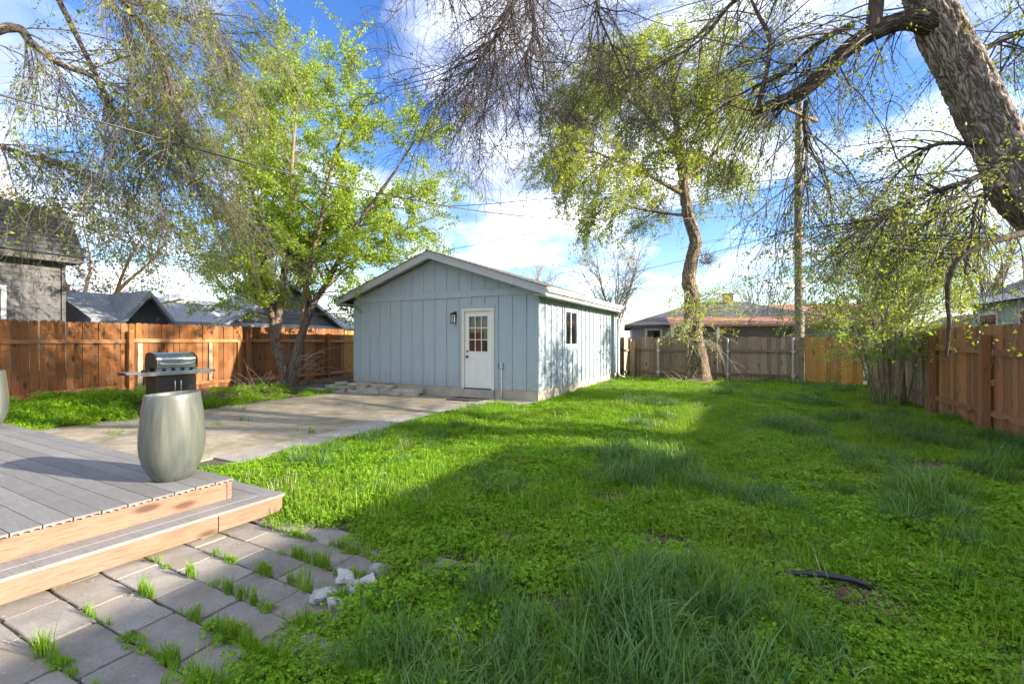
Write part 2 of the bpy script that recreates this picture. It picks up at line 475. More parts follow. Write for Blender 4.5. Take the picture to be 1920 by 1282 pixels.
M['fir'] = m_wood('fir_lumber', (0.27, 0.158, 0.108), (0.28, 0.125, 0.05), 0.5, 'y', 0.65, 0.14)
M['pole'] = m_wood('utility_pole_wood', (0.20, 0.15, 0.11), (0.24, 0.205, 0.17), 0.6, var=0.05)
# grey composite decking: fine streaks along the board
m, nt, b = mat_new('composite_decking')
vec = coords(nt, (0.05, 1.0, 1.0)); oi = nt.nodes.new('ShaderNodeObjectInfo')
g = noise_tex(nt, vec, 160, 4, 0.7)
c = ramp(nt, g, [(0.3, (0.125, 0.118, 0.113)), (0.7, (0.23, 0.22, 0.212))])
c = mixc(nt, ramp(nt, noise_tex(nt, coords(nt, (0.5, 1, 1)), 2.2, 6, 0.65), [(0.45, 0.0), (0.8, 0.35)]), c, (0.33, 0.31, 0.28))
c = mixc(nt, 1.0, c, ramp(nt, oi.outputs['Random'], [(0, 0.86), (1, 1.1)]), 'MULTIPLY')
nt.links.new(c, b.inputs['Base Color']); b.inputs['Roughness'].default_value = 0.62
bump(nt, b, g, 0.25, 0.002); M['deck'] = m
# concrete paver: speckle, stains, each its own tone
def m_concrete(name, c0, c1, stain, dirt, dirtlo=0.55, kind='Object', bm=0.35):
    m, nt, b = mat_new(name)
    oi = nt.nodes.new('ShaderNodeObjectInfo'); tc = nt.nodes.new('ShaderNodeTexCoord')
    ofs = nd(nt, 'ShaderNodeVectorMath', operation='MULTIPLY_ADD'); cmb = nt.nodes.new('ShaderNodeCombineXYZ')
    for i in range(3): nt.links.new(oi.outputs['Random'], cmb.inputs[i])
    ofs.inputs[1].default_value = (31, 17, 9); nt.links.new(cmb.outputs[0], ofs.inputs[0]); nt.links.new(tc.outputs[kind], ofs.inputs[2])
    v = ofs.outputs[0]
    fine = noise_tex(nt, v, 110, 3, 0.7)
    c = ramp(nt, noise_tex(nt, v, 4.5, 7, 0.68), [(0.3, c0), (0.7, c1)])
    c = mixc(nt, 1.0, c, ramp(nt, fine, [(0.3, 0.8), (0.7, 1.15)]), 'MULTIPLY')
    c = mixc(nt, ramp(nt, noise_tex(nt, v, 2.2, 6, 0.7, 0.5), [(dirtlo, 0.0), (dirtlo + 0.2, 0.75)]), c, dirt)
    c = mixc(nt, ramp(nt, noise_tex(nt, v, 9.0, 5, 0.75), [(0.62, 0.0), (0.72, 0.6)]), c, stain)
    c = mixc(nt, 1.0, c, ramp(nt, oi.outputs['Random'], [(0, 0.85), (1, 1.1)]), 'MULTIPLY')
    nt.links.new(c, b.inputs['Base Color']); b.inputs['Roughness'].default_value = 0.88
    b.inputs['Specular IOR Level'].default_value = 0.25
    bump(nt, b, fine, bm, 0.004)
    return m
M['paver'] = m_concrete('paver_concrete', (0.20, 0.18, 0.157), (0.35, 0.32, 0.283), (0.10, 0.083, 0.062), (0.245, 0.205, 0.15), 0.46)
M['patio'] = m_concrete('patio_concrete', (0.25, 0.21, 0.155), (0.40, 0.35, 0.275), (0.115, 0.10, 0.055), (0.19, 0.165, 0.085), 0.44)
M['border'] = m_concrete('border_concrete', (0.29, 0.265, 0.225), (0.40, 0.37, 0.325), (0.18, 0.155, 0.11), (0.25, 0.22, 0.15), 0.52)
M['flagstone'] = m_concrete('flagstone', (0.36, 0.315, 0.25), (0.52, 0.47, 0.39), (0.22, 0.19, 0.15), (0.3, 0.27, 0.18), 0.58)
M['rubble'] = m_concrete('broken_concrete', (0.36, 0.345, 0.31), (0.52, 0.50, 0.465), (0.22, 0.2, 0.17), (0.3, 0.27, 0.22), 0.58, bm=0.8)
# planter: dripped olive-grey glaze, streaks running down
m, nt, b = mat_new('planter_glaze')
s1 = noise_tex(nt, coords(nt, (1, 1, 0.10)), 16, 6, 0.6, 0.3); s2 = noise_tex(nt, coords(nt, (1, 1, 0.5)), 3.2, 5)
c = ramp(nt, s1, [(0.32, (0.058, 0.062, 0.05)), (0.52, (0.10, 0.104, 0.082)), (0.72, (0.155, 0.155, 0.12))])
c = mixc(nt, ramp(nt, s2, [(0.42, 0.0), (0.7, 0.6)]), c, (0.062, 0.082, 0.082))
nt.links.new(c, b.inputs['Base Color']); b.inputs['Roughness'].default_value = 0.38
bump(nt, b, noise_tex(nt, coords(nt), 25, 3), 0.12, 0.004); M['glaze'] = m
# window glass: opaque glossy pane, the unlit room's darkness put into its colour
m, nt, b = mat_new('window_glass')
b.inputs['Base Color'].default_value = (0.012, 0.014, 0.016, 1); b.inputs['Roughness'].default_value = 0.04
b.inputs['Specular IOR Level'].default_value = 0.55
bump(nt, b, noise_tex(nt, coords(nt), 3.0, 2), 0.05, 0.02); M['glass'] = m
m, nt, b = mat_new('lamp_glass')
b.inputs['Base Color'].default_value = (0.8, 0.8, 0.8, 1); b.inputs['Roughness'].default_value = 0.08
b.inputs['Transmission Weight'].default_value = 0.85; M['lamp_glass'] = m
# ground: crumbly soil with mossy green patches
m, nt, b = mat_new('soil')
v = coords(nt, (1, 1, 1))
c = ramp(nt, noise_tex(nt, v, 6, 8, 0.7), [(0.3, (0.055, 0.042, 0.028)), (0.7, (0.135, 0.105, 0.072))])
c = mixc(nt, ramp(nt, noise_tex(nt, v, 1.3, 5, 0.6), [(0.42, 0.0), (0.6, 0.75)]), c, (0.045, 0.075, 0.015))
nt.links.new(c, b.inputs['Base Color']); b.inputs['Roughness'].default_value = 0.95
bump(nt, b, noise_tex(nt, v, 40, 5, 0.7), 0.8, 0.02); M['soil'] = m
M['gravel'] = m_leaf('gravel_stone', (0.17, 0.16, 0.145), (0.42, 0.40, 0.37), 0.0)
M['dead_leaf'] = m_leaf('dead_leaf', (0.13, 0.075, 0.04), (0.36, 0.24, 0.14), 0.2, (1.1, 0.9, 0.6))
M['seed'] = m_leaf('elm_seed', (0.34, 0.34, 0.10), (0.50, 0.47, 0.20), 0.2)
M['leaf_elm'] = m_leaf('elm_leaf_spring', (0.17, 0.275, 0.022), (0.38, 0.49, 0.065), 0.45)
M['leaf_dark'] = m_leaf('elm_leaf_green', (0.13, 0.195, 0.025), (0.31, 0.37, 0.07), 0.45)
M['leaf_mid'] = m_leaf('elm_leaf_yellow', (0.21, 0.285, 0.025), (0.42, 0.49, 0.07), 0.45)
M['leaf_rust'] = m_leaf('rusty_bud', (0.26, 0.13, 0.055), (0.42, 0.28, 0.14), 0.4, (1.3, 1.0, 0.6))
def m_lawn(name, c0, c1, dull, trans, tcol, rough=.55):
    m = m_leaf(name, c0, c1, trans, tcol, rough); nt = m.node_tree
    oi = nt.nodes.new('ShaderNodeObjectInfo'); ge = nt.nodes.new('ShaderNodeNewGeometry')
    rp = [n for n in nt.nodes if n.type == 'VALTORGB'][0]
    outs = [l.to_socket for l in nt.links if l.from_node == rp]
    patch = ramp(nt, noise_tex(nt, ge.outputs['Position'], .9, 4, .6), [(.45, 0.0), (.70, .38)])
    c = mixc(nt, patch, rp.outputs[0], dull)
    c = mixc(nt, 1.0, c, ramp(nt, oi.outputs['Random'], [(0, (.78, .80, .8)), (.5, (1, 1, 1)), (1, (1.22, 1.12, 1.0))]), 'MULTIPLY')
    for so in outs: nt.links.new(c, so)
    return m
M['clover'] = m_lawn('clover_leaf', (0.105, 0.285, 0.009), (0.28, 0.48, 0.02), (.24, .32, .03), 0.40, (1.35, 1.15, 0.35))
M['blade'] = m_lawn('grass_blade', (0.10, 0.255, 0.015), (0.26, 0.45, 0.04), (.26, .32, .05), 0.42, (1.35, 1.15, 0.4))
M['tuft'] = m_lawn('tall_fescue_blade', (0.06, 0.155, 0.035), (0.19, 0.34, 0.095), (.12, .22, .06), 0.35, (1.3, 1.2, 0.5), 0.36)
M['straw'] = m_leaf('dry_stalk', (0.36, 0.29, 0.17), (0.55, 0.47, 0.31), 0.2, (1, 1, 1))
M['bark'] = m_bark('elm_bark', (0.085, 0.060, 0.042), (0.36, 0.28, 0.205), 11.0)
M['bark_mid'] = m_bark('furrowed_bark', (0.10, 0.068, 0.04), (0.40, 0.29, 0.18), 10.0)
M['trunk_big'] = m_trunk('old_elm_trunk', (0.12, 0.094, 0.073), (0.38, 0.305, 0.24), (0.56, 0.475, 0.39))
M['trunk_mid'] = m_trunk('back_elm_trunk', (0.075, 0.054, 0.036), (0.235, 0.175, 0.12), (0.41, 0.325, 0.23), .8)
M['trunk_small'] = m_trunk('fence_elm_trunk', (0.08, 0.06, 0.045), (0.25, 0.19, 0.145), (0.42, 0.34, 0.27), 1.6)
M['trunk_limb'] = m_trunk('shaded_limb_bark', (0.04, 0.03, 0.022), (0.14, 0.105, 0.08), (0.27, 0.21, 0.165), 1.5)  # darker copy of the trunk bark, silhouette shade put into its colour
M['bark_dark'] = m_bark('dark_branch_bark', (0.035, 0.026, 0.02), (0.13, 0.098, 0.075), 22.0, bmp=0.5, dist=0.01)  # backlit darkness of the branches is put into this colour
M['bark_small'] = m_bark('young_elm_bark', (0.10, 0.075, 0.055), (0.32, 0.25, 0.19), 22.0, bmp=0.5, dist=0.01)
M['bark_orange'] = m_bark('sunlit_tan_bark', (0.38, 0.23, 0.09), (0.62, 0.42, 0.2), 8.0, bmp=0.3, dist=0.01)  # warm sunlight on the trunk is put into the bark colour
M['twig'] = m_leaf('grey_twig', (0.11, 0.085, 0.07), (0.24, 0.195, 0.16), 0.0)
M['twig_dark'] = m_leaf('dark_twig', (0.05, 0.036, 0.032), (0.13, 0.095, 0.085), 0.0)
M['twig_pale'] = m_leaf('pale_twig', (0.25, 0.22, 0.18), (0.46, 0.42, 0.36), 0.0)
M['wire'] = m_plain('cable_sheath', (0.06, 0.06, 0.065), 0.4, 0.1)
M['pipe'] = m_plain('black_pipe', (0.02, 0.021, 0.026), 0.35, 0.2)

# ------------------------------------------------------------------ ground
def axis_pts(lo, hi, step, far):
    mid = list(np.arange(lo, hi + 1e-6, step)); out = []; d = step
    a = mid[-1]
    while a < far: d *= 1.6; a += d; out.append(a)
    d = step; a = mid[0]; pre = []
    while a > -far: d *= 1.6; a -= d; pre.append(a)
    return np.array(pre[::-1] + mid + out)
xs = axis_pts(-16, 16, 0.16, 600); ys = axis_pts(-4, 22, 0.16, 600)
X, Y = np.meshgrid(xs, ys)
Z = gz(X, Y)
n1, n0 = X.shape
idx = np.arange(n1 * n0).reshape(n1, n0)
F = np.stack([idx[:-1, :-1], idx[:-1, 1:], idx[1:, 1:], idx[1:, :-1]], -1).reshape(-1, 4)
tag(link('ground', raw_mesh('ground', np.stack([X, Y, Z], -1).reshape(-1, 3), F, M['soil'], True)), kind='structure')

# patio slab field with a paler border strip along the lawn
patio = tag(link('patio', MB().box(-10.35, -5.93, 2.58, 9.80, -0.12, 0.014).mesh('patio', M['patio']), None, (0, 0, 0), (0, 0, YAW)), kind='structure')
u = 3.30
k = 0
while u < 9.75:
    L = [1.45, 1.6, 1.5, 1.62, 1.3][k % 5]; u1 = min(u + L, 9.79)
    MB().box(-5.915, -5.38 + 0.02 * math.sin(k * 2.3), u + 0.006, u1 - 0.006, -0.12, 0.021 + 0.005 * (k % 2)).build('border_slab', M['border'], patio, bevel=0.006)
    u = u1; k += 1
MB().box(-5.36, -4.45, 9.2, 9.79, -0.12, 0.018).build('border_slab', M['border'], patio, bevel=0.006)

# foreground pavers: 0.44 x 0.235 m concrete slabs laid in staggered rows
paving = tag(bpy.data.objects.new('paver_path', None), kind='structure'); COL.objects.link(paving)
paving.rotation_euler = (0, 0, YAW)
SV, SU = 0.44, 0.235
def paver_mesh(i):
    r = random.Random(100 + i); hx, hy = SV / 2 - 0.0035, SU / 2 - 0.0035
    ring = []
    cor = [(-1, -1), (1, -1), (1, 1), (-1, 1)]
    for q in range(4):
        (ax, ay), (bx, by) = cor[q], cor[(q + 1) % 4]
        for t in (0.03, 0.2, 0.4, 0.6, 0.8, 0.97):
            x_ = ax + (bx - ax) * t; y_ = ay + (by - ay) * t
            inset = r.uniform(0, .003) + (r.uniform(.003, .010) if r.random() < .12 else 0)
            ring.append((x_ * hx - (ax + bx) / 2 * inset, y_ * hy - (ay + by) / 2 * inset))
    m_ = len(ring); c = 0.004
    vs = [(x * (1 - .005 / SV * 2), y * (1 - .005 / SU * 2), 0) for x, y in ring] + [(x, y, -c) for x, y in ring] + [(x, y, -0.05) for x, y in ring]
    fs = [list(range(m_))]
    for j in range(m_):
        q = (j + 1) % m_
        fs += [[j, j + m_, q + m_, q], [j + m_, j + 2 * m_, q + 2 * m_, q + m_]]
    return raw_mesh('paver', vs, fs, M['paver'])
pm = [paver_mesh(i) for i in range(12)]
for i in range(17):
    u0 = 2.52 - SU * (i + 0.5)
    off = (i % 2) * SV * .5 + random.uniform(-.04, .04)
    for j in range(6):
        v0 = -1.70 - SV * (j + 0.5) - off
        if v0 < -4.0: continue
        link('paver', pm[random.randrange(12)], paving, (v0 + random.uniform(-.004, .004), u0 + random.uniform(-.003, .003), 0.007 + random.uniform(-.0045, .0055)),
             (random.uniform(-.012, .012), random.uniform(-.007, .007), random.choice([0, 1]) * math.pi + random.uniform(-.008, .008)))

# ------------------------------------------------------------------ garage
GW, GD = 3.0, 7.3
gar = thing('garage', 'pale blue board and batten garage with white door and low gable roof', 'garage', G(-7.41, 9.83), YAW)
RZ, RS = 3.82, 0.334                      # ridge top and slope
def roof_z(x): return RZ - RS * abs(x)
Z0, ZE = 0.27, 2.685
DX0, DX1, DZ1 = 0.89, 1.74, 2.265         # door opening
mb = MB()
mb.prism([(-GW, Z0), (DX0, Z0), (DX0, DZ1), (-GW, DZ1)], 0, 0.1)
mb.prism([(DX1, Z0), (GW, Z0), (GW, DZ1), (DX1, DZ1)], 0, 0.1)
mb.prism([(-GW, DZ1), (GW, DZ1), (GW, ZE), (0, RZ - 0.135), (-GW, ZE)], 0, 0.1)
mb.build('front_wall', M['siding'], gar)
WU0, WU1, WZ0, WZ1 = 1.75, 2.68, 1.36, 2.28   # side window opening
mb = MB()
mb.box(GW - 0.1, GW, 0.1, WU0, Z0, ZE).box(GW - 0.1, GW, WU1, GD, Z0, ZE)
mb.box(GW - 0.1, GW, WU0, WU1, Z0, WZ0).box(GW - 0.1, GW, WU0, WU1, WZ1, ZE)
mb.build('side_wall', M['siding'], gar)
MB().box(-GW, -GW + 0.1, 0.1, GD, Z0, ZE).build('side_wall', M['siding'], gar)
MB().prism([(-GW + .1, Z0), (GW - .1, Z0), (GW - .1, ZE), (0, RZ - 0.14), (-GW + .1, ZE)], GD - 0.1, GD).build('rear_wall', M['siding'], gar)
MB().box(-GW + 0.015, GW - 0.015, 0.015, GD - 0.015, -0.3, Z0 - 0.002).build('foundation', M['foundation'], gar)
MB().box(-GW + 0.1, GW - 0.1, 0.1, GD - 0.1, Z0, Z0 + 0.01).build('garage_floor', M['foundation'], gar)
MB().box(DX0 - .04, DX1 + .06, -0.05, 0.06, -0.1, 0.235).build('door_step', M['foundation'], gar, bevel=0.01)
bw = 0.024
for i in range(-8, 9):
    x = i * 0.39 - 0.06
    if abs(x) > GW - 0.1: continue
    bl = M['siding']
    lo, hi = Z0 - 0.005, 2.585
    if DX0 - 0.08 < x < DX1 + 0.08:
        lo = DZ1 + 0.12
    MB().box(x - bw, x + bw, -0.024, 0.0, lo, hi).build('batten', bl, gar, bevel=0.003)
    top = roof_z(x) - 0.15
    if top > 2.8:
        MB().prism([(x - bw, 2.755), (x + bw, 2.755), (x + bw, roof_z(x + bw) - 0.14), (x - bw, roof_z(x - bw) - 0.14)], -0.018, 0.0).build('batten', bl, gar)
MB().box(-GW + 0.052, GW - 0.052, -0.027, -0.001, 2.588, 2.752).build('band_board', M['siding'], gar, bevel=0.003)
MB().box(-GW + 0.052, GW - 0.052, -0.032, -0.001, 2.7525, 2.770).build('drip_edge', M['siding'], gar)
MB().box(DX0 - 0.07, DX1 + 0.08, -0.019, -0.001, DZ1 + 0.035, DZ1 + 0.115).build('band_board', M['siding'], gar)
for sx in (-1, 1):
    a, b_ = sorted((sx * (GW - 0.05), sx * (GW + 0.02)))
    MB().box(a, b_, -0.022, 0.0, Z0 - 0.006, 2.66).build('corner_board', M['siding'], gar, bevel=0.003)
j = 0
y = 0.39
while y < GD - 0.05:
    if not (WU0 - 0.06 < y < WU1 + 0.06):
        MB().box(GW, GW + 0.03, y - bw, y + bw, Z0 - 0.005, 2.64).build('batten', M['siding'], gar, bevel=0.003)
    else:
        MB().box(GW, GW + 0.03, y - bw, y + bw, Z0 - 0.005, WZ0 - 0.14).build('batten', M['siding'], gar, bevel=0.003)
        MB().box(GW, GW + 0.03, y - bw, y + bw, WZ1 + 0.13, 2.64).build('batten', M['siding'], gar, bevel=0.003)
    y += 0.39
MB().box(GW, GW + 0.02, GD - 0.08, GD, Z0 - 0.005, 2.64).build('corner_board', M['siding'], gar)
MB().box(GW, GW + 0.02, 0.0, 0.06, Z0 - 0.005, 2.64).build('corner_board', M['siding'], gar)
# roof slabs with shingle courses on both slopes
OH, EH = 0.36, 0.34
for s in (-1, 1):
    xe = GW + EH
    MB().prism([(0, RZ), (s * xe, RZ - RS * xe), (s * xe, RZ - RS * xe - 0.075), (0, RZ - 0.075)], -OH, GD + OH).build('roof', M['trim_grey'], gar)
    n = 22
    for i in range(n):
        x0 = xe + 0.03 - (xe + 0.03) * i / n; x1 = xe + 0.03 - (xe + 0.03) * (i + 1) / n
        za = RZ - RS * x0 + 0.003; zb = RZ - RS * x1 + 0.003
        MB().prism([(s * x0, za), (s * x0, za + 0.016), (s * x1, zb + 0.004), (s * x1, zb)], -OH - 0.025, GD + OH + 0.02).build('shingle_course', M['shingle'], gar)
    # rake board following the gable, with a small eave return
    MB().prism([(s * 0.0, RZ - 0.078), (s * xe, RZ - RS * xe - 0.078), (s * xe, RZ - RS * xe - 0.195), (s * 0.0, RZ - 0.195)], -OH - 0.004, -OH + 0.032).build('rake_board', M['trim_grey'], gar)
    MB().prism([(s * 0.0, RZ - 0.0775), (s * (GW + 0.01), RZ - RS * (GW + .01) - 0.0775), (s * (GW + 0.01), RZ - RS * (GW + .01) - 0.09), (s * 0.0, RZ - 0.09)], -OH + 0.033, -0.001).build('soffit', M['trim_grey'], gar)
    zt = RZ - RS * xe
    a, b_ = sorted((s * GW, s * (xe - 0.01)))
    MB().box(a, b_, -OH + 0.034, GD + OH, zt - 0.19, zt - 0.165).build('soffit', M['trim_grey'], gar)
    a, b_ = sorted((s * (xe - 0.009), s * (xe + 0.012)))
    MB().box(a, b_, -OH + 0.033, GD + OH, zt - 0.215, zt - 0.080).build('fascia', M['trim_grey'], gar)
    # K-style gutter, an open trough
    g0 = xe + 0.013
    prof = [(g0, zt - 0.01), (g0, zt - 0.12), (g0 + 0.055, zt - 0.12), (g0 + 0.075, zt - 0.07), (g0 + 0.10, zt - 0.04), (g0 + 0.10, zt - 0.01), (g0 + 0.092, zt - 0.01), (g0 + 0.092, zt - 0.036), (g0 + 0.068, zt - 0.066), (g0 + 0.05, zt - 0.112), (g0 + 0.006, zt - 0.112), (g0 + 0.006, zt - 0.01)]
    prof = [(s * x, z) for x, z in prof]
    MB().prism(prof, -OH + 0.02, GD + OH - 0.01).build('gutter', M['white'], gar)
MB().prism([(-0.12, RZ - 0.03), (0, RZ + 0.032), (0.12, RZ - 0.03), (0, RZ + 0.012)], -OH - 0.026, GD + OH + 0.021).build('ridge_cap', M['shingle'], gar)
xe = GW + EH; zt = RZ - RS * xe
mb = MB()
mb.tube([(xe + .06, GD + .2, zt - .11), (xe + .06, GD + .2, zt - .2), (xe - .05, GD + .12, zt - .32), (GW + 0.075, GD - 0.02, zt - 0.42), (GW + 0.065, GD - 0.03, 1.5), (GW + 0.065, GD - 0.03, 0.25), (GW + 0.1, GD - 0.03, 0.14), (GW + 0.3, GD - 0.05, 0.08)], 0.038, 8)
mb.build('downspout', M['white'], gar, smooth=True)
# door
door = MB().box(DX0 + 0.04, DX1 - 0.035, 0.015, 0.058, 0.262, DZ1 - 0.035)
dcx = (DX0 + DX1) / 2 + 0.003
dm = MB()
gx0, gx1, gz0, gz1 = dcx - 0.275, dcx + 0.275, 1.20, 2.09
d0, d1, dz0, dz1 = DX0 + 0.04, DX1 - 0.035, 0.262, DZ1 - 0.035
dm.box(d0, gx0, 0.015, 0.058, dz0, dz1).box(gx1, d1, 0.015, 0.058, dz0, dz1).box(gx0, gx1, 0.015, 0.058, dz0, gz0).box(gx0, gx1, 0.015, 0.058, gz1, dz1)
dr = dm.build('door', M['door'], gar)
MB().box(gx0 - .03, gx1 + .03, 0.004, 0.0145, gz0 - .03, gz0).box(gx0 - .03, gx1 + .03, 0.004, 0.0145, gz1, gz1 + .03).box(gx0 - .03, gx0, 0.004, 0.0145, gz0, gz1).box(gx1, gx1 + .03, 0.004, 0.0145, gz0, gz1).build('glazing_frame', M['door'], dr, bevel=0.003)
pw, ph = (gx1 - gx0) / 3, (gz1 - gz0) / 3
for i in range(3):
    for j in range(3):
        MB().box(gx0 + i * pw + .001, gx0 + (i + 1) * pw - .001, 0.030, 0.036, gz0 + j * ph + .001, gz0 + (j + 1) * ph - .001).build('pane', M['glass'], dr)
for i in (1, 2):
    MB().box(gx0 + i * pw - .011, gx0 + i * pw + .011, 0.010, 0.029, gz0, gz1).build('muntin', M['door'], dr, bevel=0.002)
    MB().box(gx0, gx1, 0.012, 0.0285, gz0 + i * ph - .011, gz0 + i * ph + .011).build('muntin', M['door'], dr, bevel=0.002)
for i in (0, 1):
    x0 = dcx - 0.27 + i * 0.30
    for q in range(1):
        fr = MB()
        for (a, b2, c_, d_) in ((x0, x0 + .24, .46, .485), (x0, x0 + .24, 1.005, 1.03), (x0, x0 + .022, .485, 1.005), (x0 + .218, x0 + .24, .485, 1.005)):
            fr.box(a, b2, 0.008, 0.0148, c_, d_)
        fr.build('panel_moulding', M['door'], dr, bevel=0.003)
        MB().box(x0 + .055, x0 + .185, 0.009, 0.0148, .53, .96).build('raised_panel', M['door'], dr, bevel=0.004)
for z, r in ((1.06, 0.030), (1.20, 0.026)):
    MB().lathe([(0.0, -0.055 if r == .03 else -0.012), (r * .8, -0.05 if r == .03 else -0.012), (r, -0.035 if r == .03 else -.006), (r * .7, -0.02 if r == .03 else 0.0), (r * 0.45, 0.0), (r, 0.004), (r, 0.0149)], 20, (d0 + 0.065, z), 'y').build('door_knob' if r == .03 else 'deadbolt', M['black'], dr, smooth=True)
MB().box(DX0 - .055, DX0 + .02, -0.028, 0.012, .24, DZ1 + .03).box(DX1 - .015, DX1 + .06, -0.028, 0.012, .24, DZ1 + .03).box(DX0 + .02, DX1 - .015, -0.028, 0.012, DZ1 - .04, DZ1 + .03).build('door_frame', M['cream'], gar, bevel=0.004)
MB().box(DX0 + .02, DX0 + .0395, 0.0125, 0.1, .262, DZ1 - .035).box(DX1 - .0345, DX1 - .015, 0.0125, 0.1, .262, DZ1 - .035).build('door_jamb', M['cream'], gar)
MB().box(DX0 + .02, DX1 - .015, -0.035, 0.09, .236, .261).build('threshold', M['dark_mat'], gar)
# side window
wroot = MB().box(GW - .03, GW + .028, WU0 - .05, WU0 + .02, WZ0 - .05, WZ1 + .05).box(GW - .03, GW + .028, WU1 - .02, WU1 + .05, WZ0 - .05, WZ1 + .05).box(GW - .03, GW + .028, WU0 + .02, WU1 - .02, WZ1 - .02, WZ1 + .05).box(GW - .03, GW + .032, WU0 + .02, WU1 - .02, WZ0 - .05, WZ0 + .02).build('window', M['white'], gar, bevel=0.003)
wm = (WU0 + WU1) / 2
MB().box(GW - .02, GW + .012, wm - .02, wm + .02, WZ0 + .02, WZ1 - .02).build('mullion', M['white'], wroot)
for a, b2, off in ((WU0 + .02, wm - .02, 0.0), (wm + .02, WU1 - .02, 0.008)):
    MB().box(GW - .016 + off, GW - .010 + off, a, b2, WZ0 + .02, WZ1 - .02).build('pane', M['glass'], wroot)
MB().box(GW, GW + .019, WU0 - .052, WU1 + .052, WZ1 + .052, WZ1 + .13).build('window_trim', M['siding'], gar)
MB().box(GW, GW + .019, WU0 - .052, WU1 + .052, WZ0 - .14, WZ0 - .052).build('window_trim', M['siding'], gar)
# wall lantern left of the door
lan = thing('wall_lantern', 'black box lantern with clear glass mounted left of garage door', 'lantern', G(-7.41 + 0.62, 9.83 - 0.001), YAW)
lan.scale = (.78, .78, .78); lan.location.z = .46
MB().box(-.055, .055, -.025, 0, 2.06, 2.27).build('backplate', M['black'], lan, bevel=.004)
MB().box(-.018, .018, -.10, -.025, 2.20, 2.235).build('arm', M['black'], lan)
MB().box(-.075, .075, -.215, -.065, 2.165, 2.185).prism([(-.06, 2.185), (.06, 2.185), (.03, 2.225), (-.03, 2.225)], -.20, -.08).build('cap', M['black'], lan, bevel=.003)
MB().box(-.068, .068, -.208, -.072, 1.865, 1.885).build('base', M['black'], lan, bevel=.003)
for sx in (-1, 1):
    for sy in (-.205, -.083):
        MB().box(sx * .06 - .006, sx * .06 + .006, sy, sy + .012, 1.885, 2.165).build('corner_bar', M['black'], lan)
MB().box(-.052, .052, -.19, -.09, 1.886, 2.164).build('glass_shade', M['lamp_glass'], lan)
MB().tube([(0, -.14, 1.887), (0, -.14, 1.98)], .012, 10).build('lamp_holder', M['white'], lan)
# outdoor socket with conduit right of the door
ob = thing('socket_box', 'grey weatherproof socket box with conduit right of garage door', 'socket', G(-7.41 + 2.02, 9.83 - 0.001), YAW)
MB().box(-.045, .045, -.07, 0, .78, .93).build('housing', M['galv'], ob, bevel=.008)
MB().box(-.075, -.046, -.06, -.015, .80, .91).build('cover', M['black'], ob, bevel=.004)
MB().tube([(0, -.04, .78), (0, -.035, .6), (.0, -.03, .35), (-.005, -.03, .02)], .016, 10).build('conduit', M['white'], ob, smooth=True)
tag(MB().box(-.45, .45, -.27, .27, 0, .014).build('door_mat', M['dark_mat'], None, G(-7.41 + 1.28, 9.83 - 0.42, 0.024), (0, 0, YAW)), 'dark brown mat lying on concrete below the garage door', 'mat')

# dry-laid flagstones along the garage wall
edge = thing('stone_edging', 'low row of stacked brown flagstones along the garage front wall', 'stone edging', G(-9.4, 9.3), YAW)
r = random.Random(8)
def slab_mesh(r, a, b_, h):
    n = 8; pts = []
    for i in range(n):
        t = 2 * math.pi * i / n + r.uniform(-.25, .25)
        q = (abs(math.cos(t)) ** 4 + abs(math.sin(t)) ** 4) ** -0.25
        pts.append((a * math.cos(t) * q * r.uniform(.86, 1.05), b_ * math.sin(t) * q * r.uniform(.86, 1.05)))
    vs = [(x * .97, y * .97, h) for x, y in pts] + [(x * 1.01, y * 1.01, h * .7 + r.uniform(-.01, .01)) for x, y in pts] + [(x, y, 0) for x, y in pts]
    fs = [list(range(n))]
    for i in range(n):
        j = (i + 1) % n
        fs += [[i, i + n, j + n, j], [i + n, i + 2 * n, j + 2 * n, j + n]]
    return raw_mesh('stone', vs, fs, M['flagstone'])
spots = []
for i in range(9):
    spots.append((-1.9 + i * 0.43 + r.uniform(-.06, .06), 0.14 + r.uniform(-.08, .06), 0.0))
for i in range(8):
    spots.append((-1.6 + i * 0.43 + r.uniform(-.06, .06), 0.22 + r.uniform(-.05, .06), 0.085))
for i in range(5):
    spots.append((-1.2 + i * 0.45 + r.uniform(-.06, .06), 0.27 + r.uniform(-.05, .04), 0.175))
for i in range(7):
    spots.append((-2.6 - i * 0.36 + r.uniform(-.08, .08) + 1.6, -0.2 - i * 0.06 + r.uniform(-.1, .1), 0.0))
for x, y, z in spots:
    link('stone', slab_mesh(r, r.uniform(.18, .30), r.uniform(.14, .21), r.uniform(.065, .10)), edge, (x, y, z), (r.uniform(-.06, .06), r.uniform(-.06, .06), r.uniform(-.3, .3)))

